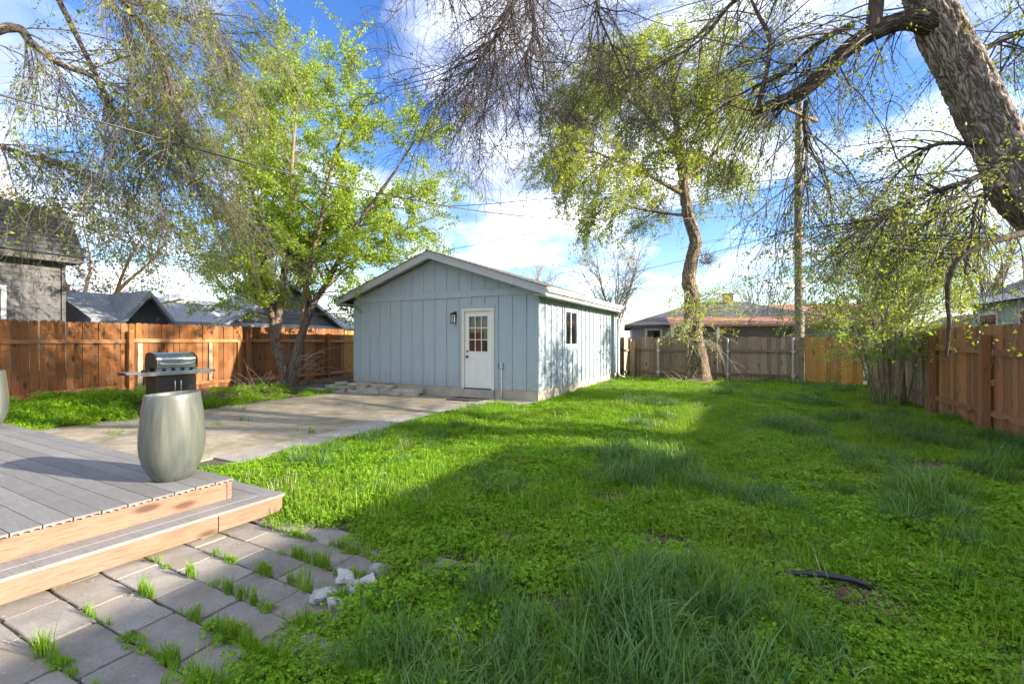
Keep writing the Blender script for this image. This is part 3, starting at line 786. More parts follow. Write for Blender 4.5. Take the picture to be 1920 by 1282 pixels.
# ------------------------------------------------------------------ fences
def board_mesh(name, w, h, t, mat, ear=0.03):
    return MB().prism([(-w / 2, 0), (w / 2, 0), (w / 2, h - ear), (w / 2 - ear, h), (-w / 2 + ear, h), (-w / 2, h - ear)], -t / 2, t / 2).mesh(name, mat)
def fence_boards(parent, s0, s1, along, off, z0, h, mats, w=0.138, gap=0.004, t=0.018, ear=0.028, lean=0.008, base=None, hvar=0.012):
    """boards side by side from s0 to s1; along 'y' (fence runs away) or 'x' (fence runs across)"""
    ms = [board_mesh('board', w * k, h, t, mm, ear) for mm in mats for k in (1.0, 0.97)]
    s = s0; i = 0
    while s < s1:
        loc = (off + random.uniform(-.004, .004), s + w / 2, z0 + random.uniform(-hvar, hvar)) if along == 'y' else (s + w / 2, off + random.uniform(-.004, .004), z0 + random.uniform(-hvar, hvar))
        rz = (math.pi / 2 if along == 'y' else 0) + random.uniform(-.012, .012)
        link('board', random.choice(ms), parent, loc, (0, random.uniform(-lean, lean), rz))
        s += w + gap; i += 1
# left: orange stained cedar, boards behind posts and rails
lf = thing('wooden_fence', 'orange stained dog-ear board fence behind the grill', 'fence', (0, 0, 0), YAW)
LV = LEFT_V
fence_boards(lf, -2.6, 12.15, 'y', LV - 0.11, 0.05, 1.85, [M['wood_left']])
fence_boards(lf, 12.20, 17.6, 'y', LV - 0.10, 0.05, 1.80, [M['wood_yellow']])
PS = [-0.36, 2.57, 5.50, 8.43, 11.36, 14.29]
for pu in PS:
    MB().box(-.048, .048, -.048, .048, -0.1, 1.72).build('post', M['wood_left_post'], lf, (LV + 0.01, pu, 0), bevel=.004)
for a, b_ in zip(PS[:-1], PS[1:]):
    for zr in (1.46, 0.30):
        MB().box(-.02, .02, -(b_ - a) / 2 + .052, (b_ - a) / 2 - .052, -.045, .045).build('rail', M['wood_left_rail'], lf, (LV - 0.078, (a + b_) / 2, zr + random.uniform(-.015, .015)), (random.uniform(-.006, .006), 0, 0), bevel=.003)
MB().box(-.01, .01, -.045, .045, 0.36, 1.41).build('brace', M['wood_pale'], lf, (LV - 0.062, 7.39, 0))
MB().box(-.01, .01, -.05, .05, 0.30, 1.41).build('brace', M['wood_pale'], lf, (LV - 0.062, 5.72, 0))
MB().box(-.012, .012, -.05, .05, 0.1, 1.42).build('brace', M['wood_left_post'], lf, (LV - 0.062, 8.2, 0))
MB().box(-.02, .02, -.8, .8, -.09, .09).build('kickboard', M['wood_left_rail'], lf, (LV - 0.02, 4.5, 0.30), (0.02, 0, 0), bevel=.003)
# back: weathered brown boards on steel posts, then honey coloured boards
bf = thing('wooden_fence', 'weathered grey brown back fence on galvanised steel posts', 'fence', (0, 0, 0), YAW)
fence_boards(bf, -9.5, 1.50, 'x', BACK_U + 0.06, -0.08, 1.68, [M['wood_back']], hvar=0.02, ear=0.02)
for zr in (1.10, 0.28):
    for a, b_ in ((-9.5, -6.5), (-6.45, -4.12), (-4.04, -0.68), (-0.60, 1.48)):
        MB().box(-(b_ - a) / 2, (b_ - a) / 2, -.02, .02, -.045, .045).build('rail', M['wood_back_rail'], bf, ((a + b_) / 2, BACK_U + 0.027, zr + random.uniform(-.015, .015)), (0, random.uniform(-.006, .006), 0))
for pv in (-6.4, -4.08, -3.03, -0.64, 1.35):
    pp = MB().tube([(0, 0, -.1), (0, 0, 1.52)], .030, 10).lathe([(.033, 1.50), (.033, 1.53), (.02, 1.55), (0.0, 1.555)], 10).build('post', M['galv'], bf, (pv, BACK_U - 0.03, 0), smooth=False)
    for zr in (1.10, 0.28):
        MB().box(-.06, .06, -.035, .02, zr - .03, zr + .03).build('bracket', M['galv'], pp)
MB().box(-.06, .06, -.06, .06, -.1, 1.58).build('post', M['wood_old'], bf, (1.60, BACK_U, 0))
fence_boards(bf, -4.0 - 0.02, -4.0, 'x', BACK_U - 0.2, -0.05, 1.5, [M['wood_back']])
hf = thing('wooden_fence', 'honey coloured cedar fence panel in the back corner', 'fence', (0, 0, 0), YAW)
fence_boards(hf, 1.69, 3.22, 'x', BACK_U + 0.01, -0.05, 1.64, [M['wood_yellow']], ear=0.015)
for zr in (0.3, 1.1):
    MB().box(-.75, .75, -.02, .02, -.045, .045).build('rail', M['wood_back_rail'], hf, (2.45, BACK_U + 0.045, zr))
# short return between garage and back fence
rf = thing('fence_gate', 'narrow weathered board gate between garage corner and back fence', 'gate', (0, 0, 0), YAW)
fence_boards(rf, 17.16, 17.82, 'y', -4.16, 0.0, 1.62, [M['wood_pale'], M['wood_back']], w=0.12, gap=0.012, hvar=0.03)
for zr in (1.10, 0.3):
    MB().box(-.02, .02, -.33, .33, -.04, .04).build('rail', M['wood_back_rail'], rf, (-4.13 + .022, 17.50, zr))
# right: russet stained, leaning boards on the far side
rfn = thing('wooden_fence', 'russet stained fence with heavy posts along the right side', 'fence', (0, 0, 0), YAW)
RV = RIGHT_V
fence_boards(rfn, -1.0, 12.0, 'y', RV + 0.10, 0.02, 1.70, [M['wood_right']], lean=0.012)
for pu in (0.34, 2.68, 5.02, 7.36, 9.70, 12.04):
    MB().box(-.058, .058, -.058, .058, -.1, 1.56).build('post', M['wood_right'], rfn, (RV, pu, 0), (0, 0.02 if pu > 12 else 0, 0), bevel=.005)
for a in (0.34, 2.68, 5.02, 7.36, 9.70):
    for zr in (1.31, 0.34):
        MB().box(-.022, .022, -1.108, 1.108, -.045, .045).build('rail', M['wood_right_rail'], rfn, (RV + 0.066, a + 1.17, zr + random.uniform(-.02, .02)), (random.uniform(-.008, .008), 0, 0), bevel=.003)
of = thing('wooden_fence', 'old dark weathered fence section behind the multi-stemmed shrub', 'fence', (0, 0, 0), YAW)
fence_boards(of, 12.14, 17.85, 'y', RV + 0.08, -0.02, 1.66, [M['wood_old'], M['wood_back']], lean=0.03, hvar=0.03)
for zr in (1.3, 0.34):
    for a, b_ in ((12.15, 15.0), (15.02, 17.85)):
        MB().box(-.02, .02, -(b_ - a) / 2, (b_ - a) / 2, -.045, .045).build('rail', M['wood_old'], of, (RV + 0.045, (a + b_) / 2, zr), (random.uniform(-.01, .01), 0, 0))
MB().box(-.05, .05, -.05, .05, -.1, 1.55).build('post', M['wood_old'], of, (RV - 0.03, 15.0, 0))

# ------------------------------------------------------------------ deck, step
dk = thing('deck', 'low grey composite deck with fir fascia and one wraparound step', 'deck', (-2.31, 3.75, 0), math.radians(-28.0))
# local x along the boards (negative = into the deck), local y away; front edge slightly skewed like the photo
SK = math.tan(math.radians(3.5))
DT = 0.345
bwid = 0.140
def deck_board(x0, x1, w=bwid - 0.005, t=0.024):
    prof = [(-w / 2, t), (w / 2, t), (w / 2, 0.004)]
    n = 3; seg = w / n
    for i in range(n):
        c0 = w / 2 - i * seg
        for q in range(0, 7):
            a = q / 6 * math.pi
            prof.append((c0 - seg * .12 - seg * .76 * (1 - math.cos(a)) / 2, 0.0 + 0.010 * math.sin(a)))
    prof.append((-w / 2, 0.004))
    return MB().prism(prof, x0, x1, 'x').mesh('deck_board', M['deck'])
dbm = deck_board(-7.6, 0.0)
for i in range(34):
    yc = -bwid * (i + 0.5)
    link('deck_board', dbm, dk, (0.012 - yc * -SK * 1.0 + random.uniform(-.002, .002), yc, DT - 0.024 + random.uniform(-.0012, .0012)))
def skew_board(x_a, x_b, y0, y1, z0, z1, name, mat):
    """board along the skewed front edge"""
    P_ = lambda x, y: (x + y * SK, y)
    a, b_, c_, d_ = P_(x_a, y0), P_(x_b, y0), P_(x_b, y1), P_(x_a, y1)
    return MB().prism([a, b_, c_, d_], z0, z1, 'z').build(name, mat, dk, bevel=.004)
skew_board(-.042, -.004, -4.7, -.045, 0.170, DT - 0.0255, 'fascia', M['fir'])
MB().box(-7.6, -.004, -.043, -.005, 0.170, DT - .0255).build('fascia', M['fir'], dk, bevel=.004)
MB().box(-.05, -.043, -.2, -.05, .0, .17).build('post_block', M['dark_mat'], dk)
ST = 0.183; TW = 0.275
for q in range(2):
    x0 = 0.0 + q * (bwid - .002); x1 = x0 + bwid - .006
    P_ = lambda x, y: (x + y * SK, y)
    MB().prism([P_(x0, -4.7), P_(x1, -4.7), P_(x1, x1), P_(x0, x0)], ST - .024, ST, 'z').build('step_board', M['deck'], dk, bevel=.003)
    MB().prism([(x0 + x0 * SK - .003, x0 + .003), (x1 + x1 * SK - .003, x1 + .003), (-7.6, x1 + .003), (-7.6, x0 + .003)], ST - .024, ST, 'z').build('step_board', M['deck'], dk, bevel=.003)
xs_ = TW
skew_board(xs_ - .055, xs_ - .017, -4.7, -.25, 0.035, ST - .026, 'riser', M['fir'])
skew_board(xs_ - .055, xs_ - .017, -.245, xs_ - .02, 0.035, ST - .026, 'riser', M['fir'])
MB().box(-7.6, xs_ - .06, xs_ - .056, xs_ - .018, 0.012, ST - .026).build('riser', M['fir'], dk, bevel=.004)
for yy in (-.26, -1.05, -2.0, -3.0):
    skew_board(xs_ - .10, xs_ - .058, yy - .09, yy, 0.0, ST - .026, 'step_block', M['wood_old'])

# ------------------------------------------------------------------ planters
def planter(loc, label, h=0.70, rz=0.0):
    t = thing('planter', label, 'planter', loc, rz, 'tall glazed planters on the deck')
    prof = [(0.0, 0.0), (.118, 0.0), (.135, .012), (.163, .06), (.196, .13), (.216, .21), (.2235, .29), (.222, .38), (.214, .48), (.204, .58), (.194, .66), (.189, .693), (.184, .70), (.174, .70), (.169, .69), (.176, .6), (.18, .52)]
    prof = [(r_, z * h / .70) for r_, z in prof]
    me = MB().lathe(prof, 48)
    # slightly squared, hand-built body
    vs = []
    for (x, y, z) in me.v:
        a = math.atan2(y, x); k = 1 + 0.018 * math.cos(4 * a + .6) + 0.010 * math.cos(2 * a)
        vs.append((x * k, y * k, z + 0.010 * x / .2 * (z / h)))
    me.v = vs
    me.build('pot', M['glaze'], t, smooth=True)
    MB().lathe([(0.0, .545), (.1, .55), (.183, .54)], 24).build('soil_fill', M['soil'], t)
    return t
planter((-2.80, 3.74, DT), 'tall olive grey glazed planter on the deck corner before the grill', .70, .4)
planter((-6.74, 5.78, DT), 'tall grey glazed planter cut off by the left picture edge', .74, 1.5)

# ------------------------------------------------------------------ grill
gl = thing('gas_grill', 'stainless steel gas grill with side shelves standing on the patio', 'grill', (-6.72, 8.95, 0.015), math.radians(58))
W2, D2 = 0.345, 0.25
MB().box(-W2 + .01, W2 - .01, -D2 + .03, D2, .10, .80).build('cabinet', M['steel_dark'], gl, bevel=.006)
for s in (-1, 1):
    a, b_ = sorted((s * .003, s * (W2 - .012)))
    dd = MB().box(a, b_, -D2 + .012, -D2 + .029, .13, .765).build('cabinet_door', M['steel_dark'], gl, bevel=.006)
    hx = s * .05
    MB().tube([(hx, -D2 + .012, .70), (hx, -D2 - .02, .695), (hx, -D2 - .035, .66), (hx, -D2 - .035, .52), (hx, -D2 - .02, .48), (hx, -D2 + .012, .475)], .010, 8).build('handle', M['steel'], dd, smooth=True)
MB().box(-W2 - .015, W2 + .015, -D2 - .05, D2 + .01, .80, .875).build('control_panel', M['steel'], gl, bevel=.008)
MB().prism([(-D2 - .0495, .876), (-D2 + .01, .93), (-D2 + .06, .93), (-D2 + .06, .876)], -W2, W2, 'x').build('front_panel', M['steel'], gl)
for x in (-.235, -.08, .075, .225):
    kb = MB().lathe([(0, -.045), (.02, -.043), (.024, -.03), (.026, -.006), (.034, -.004), (.034, 0)], 18, (0, 0), 'y').build('knob', M['black'], gl, (x, -D2 - .03, .905), (math.radians(-35), 0, 0), smooth=True)
# lid: rounded hood profile with black end caps
hood = []
for i in range(13):
    t = i / 12
    a = math.radians(0 + 108 * t)
    hood.append((-D2 + .02 + .30 * (1 - math.cos(min(a, math.pi / 2))) * .72, .935 + .285 * math.sin(min(a, math.pi / 2))))
hood = [(-.235, .935), (-.24, 1.10), (-.232, 1.13), (-.19, 1.16), (-.14, 1.185), (-.07, 1.215), (.02, 1.225), (.12, 1.215), (.19, 1.19), (.225, 1.14), (.235, 1.05), (.235, .935)]
lid = MB().prism(hood, -W2 + .018, W2 - .018, 'x').build('lid', M['steel'], gl, bevel=.006)
for s in (-1, 1):
    a, b_ = sorted((s * (W2 - .017), s * (W2 + .012)))
    MB().prism([(y * 1.03, .93 + (z - .93) * 1.025) for y, z in hood], a, b_, 'x').build('end_cap', M['steel_dark'], lid, bevel=.005)
MB().tube([(-.28, -.236, 1.03), (-.275, -.30, 1.025), (-.2, -.32, 1.01), (0, -.33, 1.0), (.2, -.32, 1.01), (.275, -.30, 1.025), (.28, -.236, 1.03)], .020, 12).build('handle', M['steel'], lid, smooth=True)
MB().box(-W2, W2, D2 - .22, D2, .876, .934).build('firebox', M['steel_dark'], gl)
# side shelves with chamfered outer front corners and a steel lip
for s in (-1, 1):
    xo = W2 + (.43 if s < 0 else .36)
    poly = [(s * (W2 + .017), -D2 - .05), (s * (xo - .13), -D2 - .05), (s * xo, -D2 + .08), (s * xo, D2 - .05), (s * (W2 + .017), D2 - .05)]
    sh = MB().prism(poly, .835, .872, 'z').build('side_shelf', M['steel'], gl, bevel=.008)
    MB().prism([(s * (W2 + .02), -D2 - .053), (s * (xo - .13), -D2 - .053), (s * (xo - .13), -D2 - .058), (s * (W2 + .02), -D2 - .058)], .80, .868, 'z').build('lip', M['steel'], sh)
    MB().prism([(s * (xo + .002), D2 - .05), (s * (xo + .002), -D2 + .08), (s * (xo + .01), -D2 + .08), (s * (xo + .01), D2 - .05)], .82, .868, 'z').build('lip', M['steel_dark'], sh)
MB().lathe([(0, .045), (.03, .043), (.034, .02), (.04, 0)], 18).build('knob', M['black'], gl, (-W2 - .19, -D2 + .03, .873), smooth=True)
for sx in (-1, 1):
    for sy in (-1, 1):
        MB().lathe([(0, -.02), (.055, -.018), (.06, -.01), (.06, .01), (.055, .018), (0, .02)], 18, (0, 0), 'y').build('caster', M['black'], gl, (sx * (W2 - .06), sy * (D2 - .07), .06), (0, 0, math.pi / 2), smooth=True)

# ------------------------------------------------------------------ houses beyond the fences
def lap_wall(mb, along, s0, s1, face, z0, z1, step=0.16, out=1, clip=None):
    """lapped boards: a saw-tooth wall face; returns the builder"""
    z = z0
    while z < z1 - 1e-3:
        zz = min(z + step, z1)
        a, b_ = (s0, s1) if clip is None else clip(z, zz, s0, s1)
        if b_ > a:
            if along == 'y': mb.prism([(face, z), (face + out * .022, z), (face + out * .006, zz), (face, zz)], a, b_, 'y')
            else: mb.prism([(face, z), (face + out * .022, z), (face + out * .006, zz), (face, zz)], a, b_, 'x')
        z = zz
    return mb
# left: grey shake-sided two-storey house
h1 = thing('neighbour_house', 'grey shake-sided house with dark steep roof at the far left', 'house', (0, 0, 0), YAW)
V1 = -16.5
MB().box(V1 - 6, V1 - .03, -6, 5.28, 0, 3.62).build('wall', M['shake'], h1)
MB().box(V1 - .02, V1 + .025, 5.26, 5.34, 0, 3.6).build('corner_board', M['shake'], h1)
r = random.Random(4)
shm = [MB().box(-.02, .0, -w / 2 + .004, w / 2 - .004, 0, .40).mesh('shake', M['shake']) for w in (.40, .46, .52)]
for row in range(7):
    uu = 5.24 - (row % 2) * .2; z = 1.35 + row * .33
    while uu > 3.2:
        k = r.randrange(3); w = (.40, .46, .52)[k]
        link('shake', shm[k], h1, (V1, uu - w / 2, z + r.uniform(-.01, .01)), (0, math.radians(-2.5), 0)); uu -= w
w1 = MB().box(V1 + .005, V1 + .05, 3.45, 4.22, 1.4, 2.85).build('window', M['white'], h1)
MB().box(V1 + .051, V1 + .054, 3.55, 4.12, 1.5, 2.75).build('pane', M['glass'], w1)
MB().box(V1 - .3, V1 + .35, -6, 5.6, 3.56, 3.72).build('eave', M['shake'], h1)
rf1 = MB().prism([(V1 + .38, 3.725), (V1 - .9, 5.2), (V1 - 4.0, 5.6), (V1 - 6.6, 3.725)], -6, 5.62).build('roof', M['shingle'], h1)
for i in range(11):
    t0, t1 = i / 11, (i + 1) / 11
    xa, za = V1 + .38 - 1.28 * t0, 3.725 + 1.475 * t0; xb, zb = V1 + .38 - 1.28 * t1, 3.725 + 1.475 * t1
    MB().prism([(xa, za), (xa + .03, za + .012), (xb + .008, zb + .004), (xb, zb)], -6, 5.64).build('shingle_course', M['shingle'], rf1)
# long grey house with two gables facing the yard
h2 = thing('neighbour_house', 'low dark grey house with pale roof and two gables behind fence', 'house', (0, 0, 0), YAW)
V2 = -17.0
MB().box(V2 - 4.4, V2 - .05, 6.3, 22, 0, 2.0).build('wall', M['lap_grey'], h2)
MB().prism([(V2 + .45, 1.98), (V2 + .45, 2.1), (V2 - 2.2, 3.05), (V2 - 4.8, 2.1), (V2 - 4.8, 1.98)], 5.9, 22.3).build('roof', M['shingle_light'], h2)
for (ua, ub, vf, zb, za, nm) in ((6.45, 7.95, V2 + .75, 1.98, 2.98, 'small'), (9.35, 14.95, V2 + .62, 2.0, 3.86, 'wide')):
    um = (ua + ub) / 2; hw = (ub - ua) / 2
    sl = (za - zb) / hw
    MB().prism([(ua + .15, zb - .1), (ub - .15, zb - .1), (ub - .15, zb + .1), (um, za - .12), (ua + .15, zb + .1)], vf - .35, vf - .25, 'x').build('gable_wall', M['lap_grey'], h2)
    if nm == 'wide':
        z = zb - .1
        while z < za - .35:
            half = min(hw - .2, (za - .2 - z) / sl - .05)
            MB().prism([(vf - .25, z), (vf - .225, z), (vf - .243, z + .155), (vf - .25, z + .155)], um - half, um + half, 'y').build('lap_board', M['lap_grey'], h2); z += .158
    for s in (-1, 1):
        e = hw + .12
        MB().prism([(um, za + .03), (um + s * e, za + .03 - sl * e), (um + s * e, za - .06 - sl * e), (um, za - .06)], vf - 2.6, vf + .02, 'x').build('roof', M['shingle_light'], h2)
        MB().prism([(um, za + .0), (um + s * e, za - sl * e), (um + s * e, za - .14 - sl * e), (um, za - .14)], vf + .021, vf + .055, 'x').build('barge_board', M['blue_trim'], h2)
# little cream shed roof left of the small gable
h3 = thing('garden_shed', 'cream shed with white sloping roof edge left of the small gable', 'shed', (0, 0, 0), YAW)
MB().prism([(5.75, 0), (9.5, 0), (9.5, 3.05), (5.75, 1.9)], -20.6, -18.7, 'x').build('wall', M['cream'], h3)
MB().prism([(5.4, 1.86), (9.6, 3.14), (9.6, 3.30), (5.4, 2.02)], -20.8, -18.45, 'x').build('roof', M['white'], h3)

# behind the back fence: hip-roofed grey house with brown porch roof
h4 = thing('neighbour_house', 'grey hip-roofed house with chimney and brown porch roof behind back fence', 'house', (7.6, 24.0, 0), YAW * .5)
MB().box(-1.2, 9.0, 0, 8, 0, 2.35).build('wall', M['lap_pale'], h4)
mb = MB(); e = .4
v_ = [(-1.2 - e, -e, 2.3), (9 + e, -e, 2.3), (9 + e, 8 + e, 2.3), (-1.2 - e, 8 + e, 2.3), (2.6, 4, 3.75), (5.2, 4, 3.75)]
v2_ = [(x, y, z - .14) for x, y, z in v_[:4]]
mb.add(v_ + v2_, [[0, 1, 5, 4], [1, 2, 5], [2, 3, 4, 5], [3, 0, 4], [0, 6, 7, 1], [1, 7, 8, 2], [2, 8, 9, 3], [3, 9, 6, 0], [6, 9, 8, 7]])
mb.build('roof', M['shingle'], h4)
ch = MB().box(4.05, 4.55, 3.5, 4.0, 3.2, 4.15).build('chimney', M['brick'], h4)
MB().box(4.0, 4.6, 3.45, 4.05, 4.15, 4.22).build('chimney_cap', M['brick'], ch)
MB().prism([(-2.6, 2.22), (-.42, 2.68), (-.42, 2.60), (-2.6, 2.12)], .5, 8.2, 'x').build('porch_roof', M['roof_brown'], h4)
for xx in (.6, 2.6, 8.1):
    MB().box(xx - .06, xx + .06, -2.5, -2.38, 0, 2.14).build('porch_post', M['white'], h4)
MB().prism([(2.2, 1.3), (2.35, 1.3), (3.1, 2.12), (2.92, 2.12)], -2.36, -2.26).build('brace', M['orange_beam'], h4)
ww = MB().box(-.55, .35, -.04, .02, 1.2, 2.12).build('window', M['white'], h4)
MB().box(-.42, .22, -.05, -.041, 1.3, 2.0).build('pane', M['glass'], ww)
h5 = thing('neighbour_house', 'small house with brown roof and white gable right of the pole', 'house', (15.2, 22.5, 0), YAW * .6)
MB().box(-3.2, 3.4, 0.5, 6, 0, 2.2).build('wall', M['lap_pale'], h5)
MB().prism([(-.2, 2.1), (6.6, 2.1), (3.2, 3.5)], -3.6, 3.8, 'x').build('roof', M['roof_brown'], h5)
MB().prism([(-1.3, 1.2), (1.5, 1.2), (1.5, 1.75), (.1, 2.42), (-1.3, 1.75)], -.6, -.5).build('gable_wall', M['lap_pale'], h5)
for s in (-1, 1):
    MB().prism([(.1, 2.55), (.1 + s * 1.7, 1.73), (.1 + s * 1.7, 1.60), (.1, 2.42)], -.75, 2.0).build('gable_roof', M['white'], h5)
# right: pale green house whose roof shades the lawn
h6 = thing('neighbour_house', 'pale green house with dark roof beyond the right fence', 'house', (0, 0, 0), YAW)
V6 = 6.3
lap_wall(MB().box(V6 + .03, V6 + 7, -9.0, 19.5, 0, 2.6), 'x', -1, -1, 0, 0, 0).build('wall', M['green_wall'], h6)
z = 1.0
while z < 2.55:
    MB().prism([(V6 + .03, z), (V6 + .005, z), (V6 + .024, z + .2), (V6 + .03, z + .2)], 14.0, 19.5, 'y').build('lap_board', M['green_wall'], h6); z += .202
MB().prism([(V6 - .5, 2.55), (V6 - .5, 2.68), (V6 + 3.4, 4.15), (V6 + 7.5, 2.68), (V6 + 7.5, 2.55)], -9.5, 19.9).build('roof', M['shingle'], h6)
MB().box(V6 + .6, V6 + 6.4, -9.0, 6.9, 2.61, 3.75).build('shade_wing_wall', M['green_wall'], h6)  # unseen taller wing, added to throw shade over the pavers
MB().prism([(V6 + .2, 3.6), (V6 + .2, 3.74), (V6 + 3.4, 4.95), (V6 + 6.8, 3.74), (V6 + 6.8, 3.6)], -9.4, 7.3).build('shade_wing_roof', M['shingle'], h6)
MB().box(V6 - .52, V6 - .5, -9.5, 19.9, 2.5, 2.67).build('fascia', M['white'], h6)
for a in (15.4, 17.7):
    ww = MB().box(V6 - .05, V6 + .02, a, a + 1.15, 1.35, 2.3).build('window', M['white'], h6)
    for q in (0, 1):
        MB().box(V6 - .056, V6 - .051, a + .08 + q * .51, a + .56 + q * .51, 1.43, 2.22).build('pane', M['glass'], ww)
h7 = thing('garden_shed', 'small shed with dusty pink roof behind the right fence', 'shed', G(6.9, 22.7), YAW)
MB().box(-1.3, 1.3, -1, 1, 0, 1.7).build('wall', M['lap_pale'], h7)
MB().prism([(-1.6, 1.65), (1.6, 1.65), (0, 2.4)], -1.3, 1.3).build('roof', m_plain('pink_roofing', (0.34, 0.17, 0.19), 0.8), h7)

# ------------------------------------------------------------------ utility pole and cables
up = thing('utility_pole', 'tall weathered wooden utility pole behind the back fence', 'pole', (10.43, 16.5, -0.2))
zz = np.linspace(0, 10.6, 12)
MB().tube([(0.015 * math.sin(z * .7), 0, z) for z in zz], np.linspace(.15, .11, 12), 14).build('shaft', M['pole'], up, smooth=True)
MB().box(-.9, .9, -.2, -.1, 9.75, 9.87).build('crossarm', M['pole'], up, (0, 0, 0), (0, 0, .5))
MB().tube([(.15, -.05, 0.3), (.145, -.05, 3.2)], .022, 8).build('conduit', M['galv'], up)
for q in (-.7, 0.0, .7):
    MB().lathe([(.03, 9.87), (.05, 9.92), (.035, 9.96), (.05, 10.0), (.02, 10.05), (0, 10.05)], 12).build('insulator', M['steel_dark'], up, (q * math.cos(.5), q * math.sin(.5) - .13, 0))
def cable(name, pts, r, label):
    p, rr = resample(pts, [r] * len(pts), 60)
    V, F = tubes(p[None], rr[None], 6)
    return tag(link(name, raw_mesh(name, V, F, M['wire'], True)), label, 'cable')
pole_at = lambda y: px(1490, y, 16.4)
cable('power_cable', [px(-60, 158, 5.3), px(0, 178, 5.6), px(240, 243, 6.9), px(480, 310, 8.3), px(700, 360, 9.9), px(900, 396, 11.6), px(1060, 410, 13.0), px(1250, 411, 14.6), pole_at(400)], .014, 'thick twisted service cable dropping from upper left to the pole')
cable('power_cable', [px(60, 372, 19), px(480, 390, 18.2), px(830, 387, 17.6), px(1000, 375, 17.2), px(1160, 362, 16.9), pole_at(335)], .013, 'thin dark cable running level behind the fence tree to the pole')
cable('power_cable', [px(650, 510, 26), px(870, 463, 23), px(1120, 414, 19.5), px(1300, 380, 17.8), pole_at(345)], .012, 'faint cable rising from garage ridge toward the pole')
cable('power_cable', [px(930, 560, 34), px(1040, 540, 30), px(1210, 505, 24), px(1350, 470, 20), pole_at(430)], .012, 'lowest faint cable rising behind the garage eave toward the pole')

# ------------------------------------------------------------------ trees
def bark_tube(pts, radii, k, m, amp, seed=0, freq=7.0):
    p, r_ = resample(pts, radii, k)
    V, F = tubes(p[None], r_[None], m)
    V = V.reshape(k, m, 3); CO = np.zeros((k, m, 3))
    s = np.concatenate([[0], np.cumsum(np.linalg.norm(np.diff(p, axis=0), axis=1))])
    for i in range(k):
        for j in range(m):
            a = 2 * math.pi * j / m; q = r_[i]
            n = mnoise.noise(Vector((math.cos(a) * q * freq * 2.2 + seed, math.sin(a) * q * freq * 2.2, s[i] * freq * .42)))
            n2 = mnoise.noise(Vector((math.cos(a) * 1.3 + seed, math.sin(a) * 1.3, s[i] * 1.1)))
            ridge = 1 - 2 * abs(n) ** 0.7
            CO[i, j] = (math.cos(a) * q + seed, math.sin(a) * q, s[i])
            V[i, j] = p[i] + (V[i, j] - p[i]) * (1 + (amp * ridge + 0.25 * amp * 0) / max(q, .02) + 0.10 * n2)
    return V.reshape(-1, 3), F, CO.reshape(-1, 3)
def bark_part(root, name, VFC, mat):
    Vs, Fs, Cs, n = [], [], [], 0
    for V, F, C_ in VFC:
        Vs.append(V); Fs.append(F + n); Cs.append(C_); n += len(V)
    me = raw_mesh(name, np.vstack(Vs), np.vstack(Fs), mat, True)
    at = me.attributes.new('bark_co', 'FLOAT_VECTOR', 'POINT'); at.data.foreach_set('vector', np.vstack(Cs).astype(np.float32).ravel())
    return link(name, me, root)
def limb_arrays(limbs, k=14):
    P, R = [], []
    for pts, rad in limbs:
        p, r_ = resample(pts, rad, k); P.append(p); R.append(r_)
    return np.array(P), np.array(R)
def build_parts(root, name, V, F, mat, smooth=False):
    return link(name, raw_mesh(name, V, F, mat, smooth), root)
def tubes_cat(items):
    Vs, Fs, n = [], [], 0
    for P, R, m_ in items:
        V, F = tubes(P, R, m_); Vs.append(V); Fs.append(F + n); n += len(V)
    return np.vstack(Vs), np.vstack(Fs)
def U(rng, a, b_, n): return rng.uniform(a, b_, n)
def leaves_on(P, R, n, rng, size, spread=0.03, t0=0.15, weights=None, cl=1):
    pos, D, _ = spawn(P, R, n, t0, 1.0, .3, .9, rng=rng, weights=weights)
    if cl > 1:
        pos = np.repeat(pos, cl, 0)
    pos = pos + rng.normal(0, spread, pos.shape)
    return leaf_quads(pos, size, rng)

# --- multi-stemmed elm at the left fence
rng = np.random.default_rng(101)
tA = thing('elm_tree', 'bright green multi-stemmed elm forking at its base by the left fence', 'tree', (0, 0, 0))
B = np.array((-6.62, 13.4, 0.05))
def A_(x, y, d=0.0): return px(x, y, 13.4 + d)
limbsA = [
    ([(B[0] - .08, 13.4, 0.0), A_(533, 690), A_(516, 640), A_(514, 600), A_(505, 570), A_(497, 545), A_(493, 480, .1), A_(482, 400, .2), A_(460, 300, .4), A_(450, 235, .5)], [.20, .165, .13, .115, .10, .088, .07, .05, .03, .012]),
    ([(B[0] + .10, 13.45, 0.0), A_(551, 690), A_(562, 640), A_(575, 600), A_(590, 565), A_(610, 535), A_(640, 480, -.3), A_(670, 420, -.5), A_(735, 330, -.8), A_(780, 260, -1)], [.18, .145, .11, .098, .085, .07, .055, .045, .028, .01]),
    ([A_(516, 640), A_(523, 590), A_(530, 540), A_(535, 480, .3), A_(545, 380, .5), A_(548, 300, .6), A_(556, 210, .6), A_(560, 140, .7)], [.12, .10, .09, .08, .065, .05, .03, .012]),
    ([A_(568, 620), A_(570, 570), A_(580, 500, -.5), A_(600, 420, -1.0), A_(620, 320, -1.4), A_(645, 250, -1.6), A_(690, 190, -1.8)], [.10, .085, .07, .055, .04, .025, .01]),
    ([A_(505, 570), A_(480, 530, -.4), A_(450, 470, -1.0), A_(420, 380, -1.4), A_(400, 290, -1.6)], [.085, .07, .05, .03, .012]),
    ([A_(590, 565), A_(630, 520, .5), A_(690, 470, .8), A_(760, 430, .9), A_(830, 400, .8)], [.06, .05, .04, .025, .01]),
    ([A_(530, 540), A_(545, 440, .9), A_(530, 330, 1.4), A_(505, 240, 1.7), A_(520, 180, 1.8)], [.07, .055, .04, .025, .01]),
]
